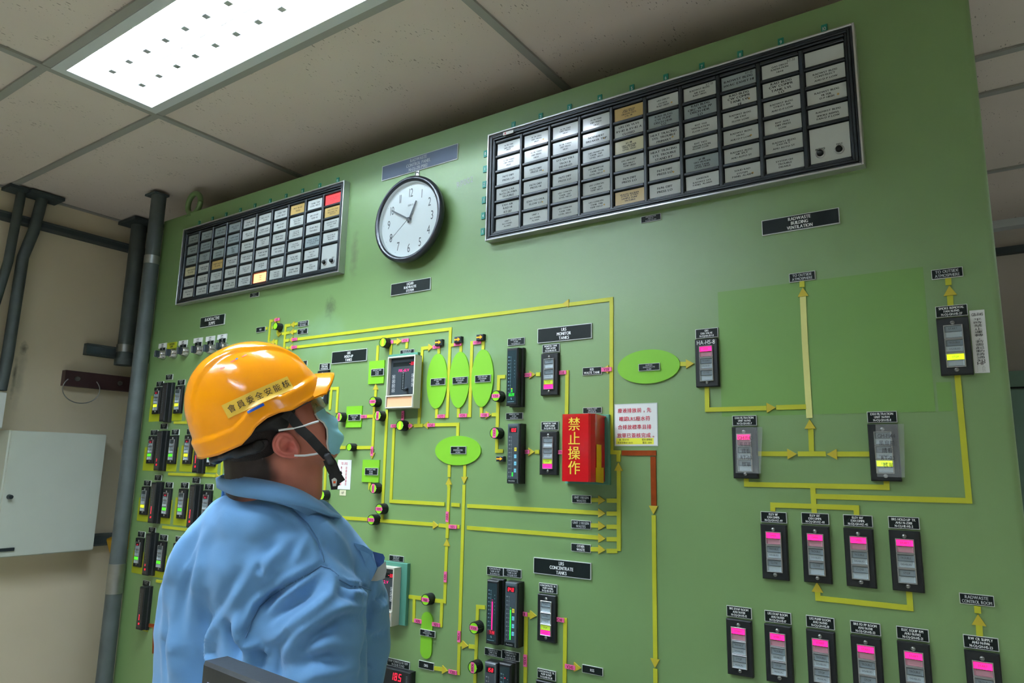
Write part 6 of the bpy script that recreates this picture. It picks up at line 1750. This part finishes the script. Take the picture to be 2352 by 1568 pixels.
tri([(-6,-20), (5,-20), (9,3), (-10,6)], .001, 'strap_black'); tri([(-3,-14), (3,-14), (5,-2), (0,1), (-5,-2)], .002, 'paper'); tri([(-2,-9), (2,-9), (2,-5), (-2,-5)], .003, 'vent_orange'); tri([(-10,6), (12,12), (14,8), (6,-4)], .0012, 'strap_black')
child('strap_end', mb.mesh('strap_end'))
# --- face mask
def mix(p, q, t): return p+(q-p)*t
FR = [(98, 2), (112, -14), (121, -36), (123, -60), (120, -84), (112, -104), (96, -120), (82, -124)]
SD = [(92, 2), (84, -14), (84, -26), (91, -40), (91, -56), (84, -72), (76, -86), (70, -108)]
mb = MB(); n, m_ = 24, 28; vs = []
for j in range(m_+1):
    t = j/m_*(len(FR)-1); q = min(int(t), len(FR)-2); t -= q
    fa, fb = mix(FR[q][0], FR[q+1][0], t), mix(FR[q][1], FR[q+1][1], t); sa_, sb = mix(SD[q][0], SD[q+1][0], t), mix(SD[q][1], SD[q+1][1], t)
    cw = 58-14*abs(j/m_*2-1)**2
    pl_ = 4.0*math.sin(j/m_*math.pi*7)
    for i in range(n+1):
        u = i/n*2-1; k_ = math.cos(u*math.pi/2)**.75 if abs(u) < 1 else 0
        vs.append(hd(mix(sa_, fa, k_)+pl_*k_, mix(sb, fb, k_), cw*math.copysign(abs(u)**.9, u)+2))
fs = [(j*(n+1)+i, j*(n+1)+i+1, (j+1)*(n+1)+i+1, (j+1)*(n+1)+i) for j in range(m_) for i in range(n)]
mb.add(vs, fs, 'mask_blue', True); mask = child('face_mask', mb.mesh('face_mask'), 'pale blue pleated surgical mask')
so = mask.modifiers.new('thick', 'SOLIDIFY'); so.thickness = .0012
mb = MB(); mb.path([hd(a, b_, 58-14*abs(i/7*2-1)**2+3) for i, (a, b_) in enumerate(SD)], .0016, 'mask_white'); child('mask_edge', mb.mesh('mask_edge'), 'white bound edge')
mb = MB(); mb.path([hd(mix(92, 99, math.cos(u*math.pi/20)**.75 if abs(u) < 10 else 0), 3, 4.4*u+2) for u in range(-10, 11)], .0018, 'mask_white'); child('mask_edge', mb.mesh('mask_edge'))
for nm, pp_ in (('ear_loop', LOOP_A), ('ear_loop', LOOP_B)):
    mb = MB(); mb.path(pp_, .0019, 'mask_white'); child(nm, mb.mesh(nm), 'white elastic ear loop')
# --- safety glasses
mb = MB(); n = 20; vs = []
for j in range(7):
    v = j/6
    for i in range(n+1):
        u = i/n*2-1; k_ = max(0, 1-abs(u)**2.4)
        vs.append(hd(mix(88, 118, k_)-6*v*(1-k_), mix(28, -12, v)+2*k_, 80*u*(1-.04*v)))
mb.add(vs, [(j*(n+1)+i, j*(n+1)+i+1, (j+1)*(n+1)+i+1, (j+1)*(n+1)+i) for j in range(6) for i in range(n)], 'lens_brown', True)
gl = child('safety_glasses', mb.mesh('safety_glasses'), 'brown tinted wraparound safety glasses')
for s in (1, -1):
    mb = MB(); pts = [hd(20, 18, s*84), hd(60, 20, s*84), hd(90, 20, s*80)]
    mb.path(pts, .0030, 'temple_brown', 8); child('glasses_temple', mb.mesh('glasses_temple'))
# --- shirt: trunk and crossed arms as one cloth surface
bm = Blob()
for x, y, z, r in BLOBS: ball(bm, (x, y, z), r, 28)
for a, b in LINKS: limb(bm, BLOBS[a], BLOBS[b], 6)
for f in FOREARM: ball(bm, f[:3], f[3], 20)
for a, b in ((0, 1), (1, 2), (3, 4), (4, 5)): limb(bm, FOREARM[a], FOREARM[b], 8)
limb(bm, BLOBS[29], FOREARM[0], 4)
hip = Vector((-1.13, .90, .98)); ball(bm, hip, .165, 24); ball(bm, hip+Vector((-.03, .02, -.04)), .16, 24); limb(bm, tuple(BLOBS[20]), (*hip, .165), 6)
me = remesh(bm, 'shirt', .0045, 16, 'shirt_blue')
me.update(); nv = len(me.vertices)
bv = BVHTree.FromPolygons([tuple(v.co) for v in me.vertices], [tuple(p.vertices) for p in me.polygons])
def snap(p):
    d = (Vector(p)-EYE).normalized(); hit = bv.ray_cast(EYE, d); return hit[0] if hit[0] else Vector(p)
def dense(pts, step=.008):
    out = []
    for a, b in zip(pts, pts[1:]):
        a, b = Vector(a), Vector(b); n_ = max(1, int((b-a).length/step))
        out += [a.lerp(b, i/n_) for i in range(n_)]
    return out+[Vector(pts[-1])]
import numpy as np
co = np.empty(nv*3, dtype=np.float32); me.vertices.foreach_get('co', co); co = co.reshape(-1, 3)
disp = np.zeros(nv)
for amp, wd, pts in FOLDS:
    pp_ = [snap(q) for q in dense(pts, .006)]; L = len(pp_); best = np.zeros(nv); w_ = wd*.001*.9
    P_ = np.array([tuple(q) for q in pp_]); lo, hi = P_.min(0)-w_*3, P_.max(0)+w_*3
    sel = np.where(np.all((co > lo) & (co < hi), axis=1))[0]; cs = co[sel]; bs = np.zeros(len(sel))
    for i, q in enumerate(P_):
        taper = min(1, 3.0*i/L+.15, 3.0*(L-1-i)/L+.15)
        bs = np.maximum(bs, np.exp(-((cs-q)**2).sum(1)/w_**2)*taper)
    disp[sel] += amp*.00125*bs
for i, c in enumerate(co):
    c = Vector(c.tolist()); disp[i] += .0040*noise.noise(Vector((c.x*9, c.y*9, c.z*5)))+.0016*noise.noise(c*26)
disp = disp.tolist()
nr = [v.normal.copy() for v in me.vertices]
for v in me.vertices: v.co += nr[v.index]*disp[v.index]
me.update()
shirt = child('shirt', me, 'light blue long-sleeved work shirt, creased')
bv = BVHTree.FromPolygons([tuple(v.co) for v in me.vertices], [tuple(p.vertices) for p in me.polygons])
for pts in SEAMS:
    mb = MB(); q = [snap(p)+(EYE-snap(p)).normalized()*.0012 for p in dense(pts, .012)]; mb.path(q, .0011, 'shirt_seam', 6); child('seam', mb.mesh('seam'))
# --- collar
def smoothp(pts, n):
    pts = [Vector(p) for p in pts]; out = []
    for i in range(len(pts)-1):
        p0, p1, p2, p3 = pts[max(i-1, 0)], pts[i], pts[i+1], pts[min(i+2, len(pts)-1)]
        for q in range(n):
            t = q/n; out.append(.5*((2*p1)+(p2-p0)*t+(2*p0-5*p1+4*p2-p3)*t*t+(3*p1-p0-3*p2+p3)*t**3))
    return out+[pts[-1]]
T, Fo, Bo = smoothp(COLLAR_TOP, 6), smoothp(COLLAR_FOLD, 6), smoothp(COLLAR_BOTTOM, 6)
mb = MB(); n = len(T); vs = T+Fo+Bo+[p.lerp(Vector(NECK[2][:3]), .12)-Vector((0,0,.03)) for p in T]
mb.add(vs, [(i, n+i, n+i+1, i+1) for i in range(n-1)]+[(n+i, 2*n+i, 2*n+i+1, n+i+1) for i in range(n-1)]+[(3*n+i, i, i+1, 3*n+i+1) for i in range(n-1)], 'shirt_blue', True)
co_ = child('collar', mb.mesh('collar')); so = co_.modifiers.new('thick', 'SOLIDIFY'); so.thickness = .003
F2 = smoothp(COLLAR_FAR, 6); mb = MB(); n = len(F2); vs = F2+[p-Vector((0,0,.05)) for p in F2]
mb.add(vs, [(i, n+i, n+i+1, i+1) for i in range(n-1)], 'shirt_blue', True); co_ = child('collar', mb.mesh('collar')); so = co_.modifiers.new('thick', 'SOLIDIFY'); so.thickness = .003
for i, pts in enumerate(FLAPS):
    pts = [Vector(p) for p in pts]; c = sum(pts, Vector())/len(pts); d = (EYE-c).normalized()*.002
    n = len(pts); vs = [p+d for p in pts]+[p-d*3 for p in pts]
    mt = 'velcro' if i == 3 else 'shirt_blue' if i != 2 else 'pocket_shade'  # third piece: shade inside the open pocket, put in as dark cloth
    mb = MB(); mb.add(vs, [tuple(range(n)), tuple(reversed(range(n, 2*n)))]+[(q, n+q, n+(q+1)%n, (q+1)%n) for q in range(n)], mt)
    child('pocket_flap', mb.mesh('pocket_flap'), 'grey fastening patch' if i == 3 else None)
# --- trousers and shoes, below the frame
bm = Blob(); fw = Vector((.75, .62, 0)).normalized(); sd = Vector((fw.y, -fw.x, 0))
ball(bm, hip+Vector((0,0,-.05)), .165, 24)
for s in (-1, 1):
    a = hip+sd*s*.085-Vector((0,0,.10)); kn = Vector((hip.x, hip.y, .50))+sd*s*.10+fw*.02; an = Vector((hip.x, hip.y, .09))+sd*s*.11
    ball(bm, a, .115); limb(bm, (*a, .115), (*kn, .075), 14); ball(bm, kn, .075); limb(bm, (*kn, .075), (*an, .062), 14); ball(bm, an, .062)
child('trousers', remesh(bm, 'trousers', .010, 8, 'trousers'))
for s in (-1, 1):
    bm = Blob(); an = Vector((hip.x, hip.y, 0))+sd*s*.11
    for t in range(7): q = an+fw*(-.05+t*.035)+Vector((0,0,.045-.002*t)); ellipsoid(bm, q, Vector((.045,0,0)), Vector((0,.045,0)), Vector((0,0,.040-.002*t)), 14)
    me = remesh(bm, 'shoe', .008, 4, 'shoe_black'); zmin = min(v.co.z for v in me.vertices)
    for v in me.vertices: v.co.z -= zmin-.001
    child('shoe', me)
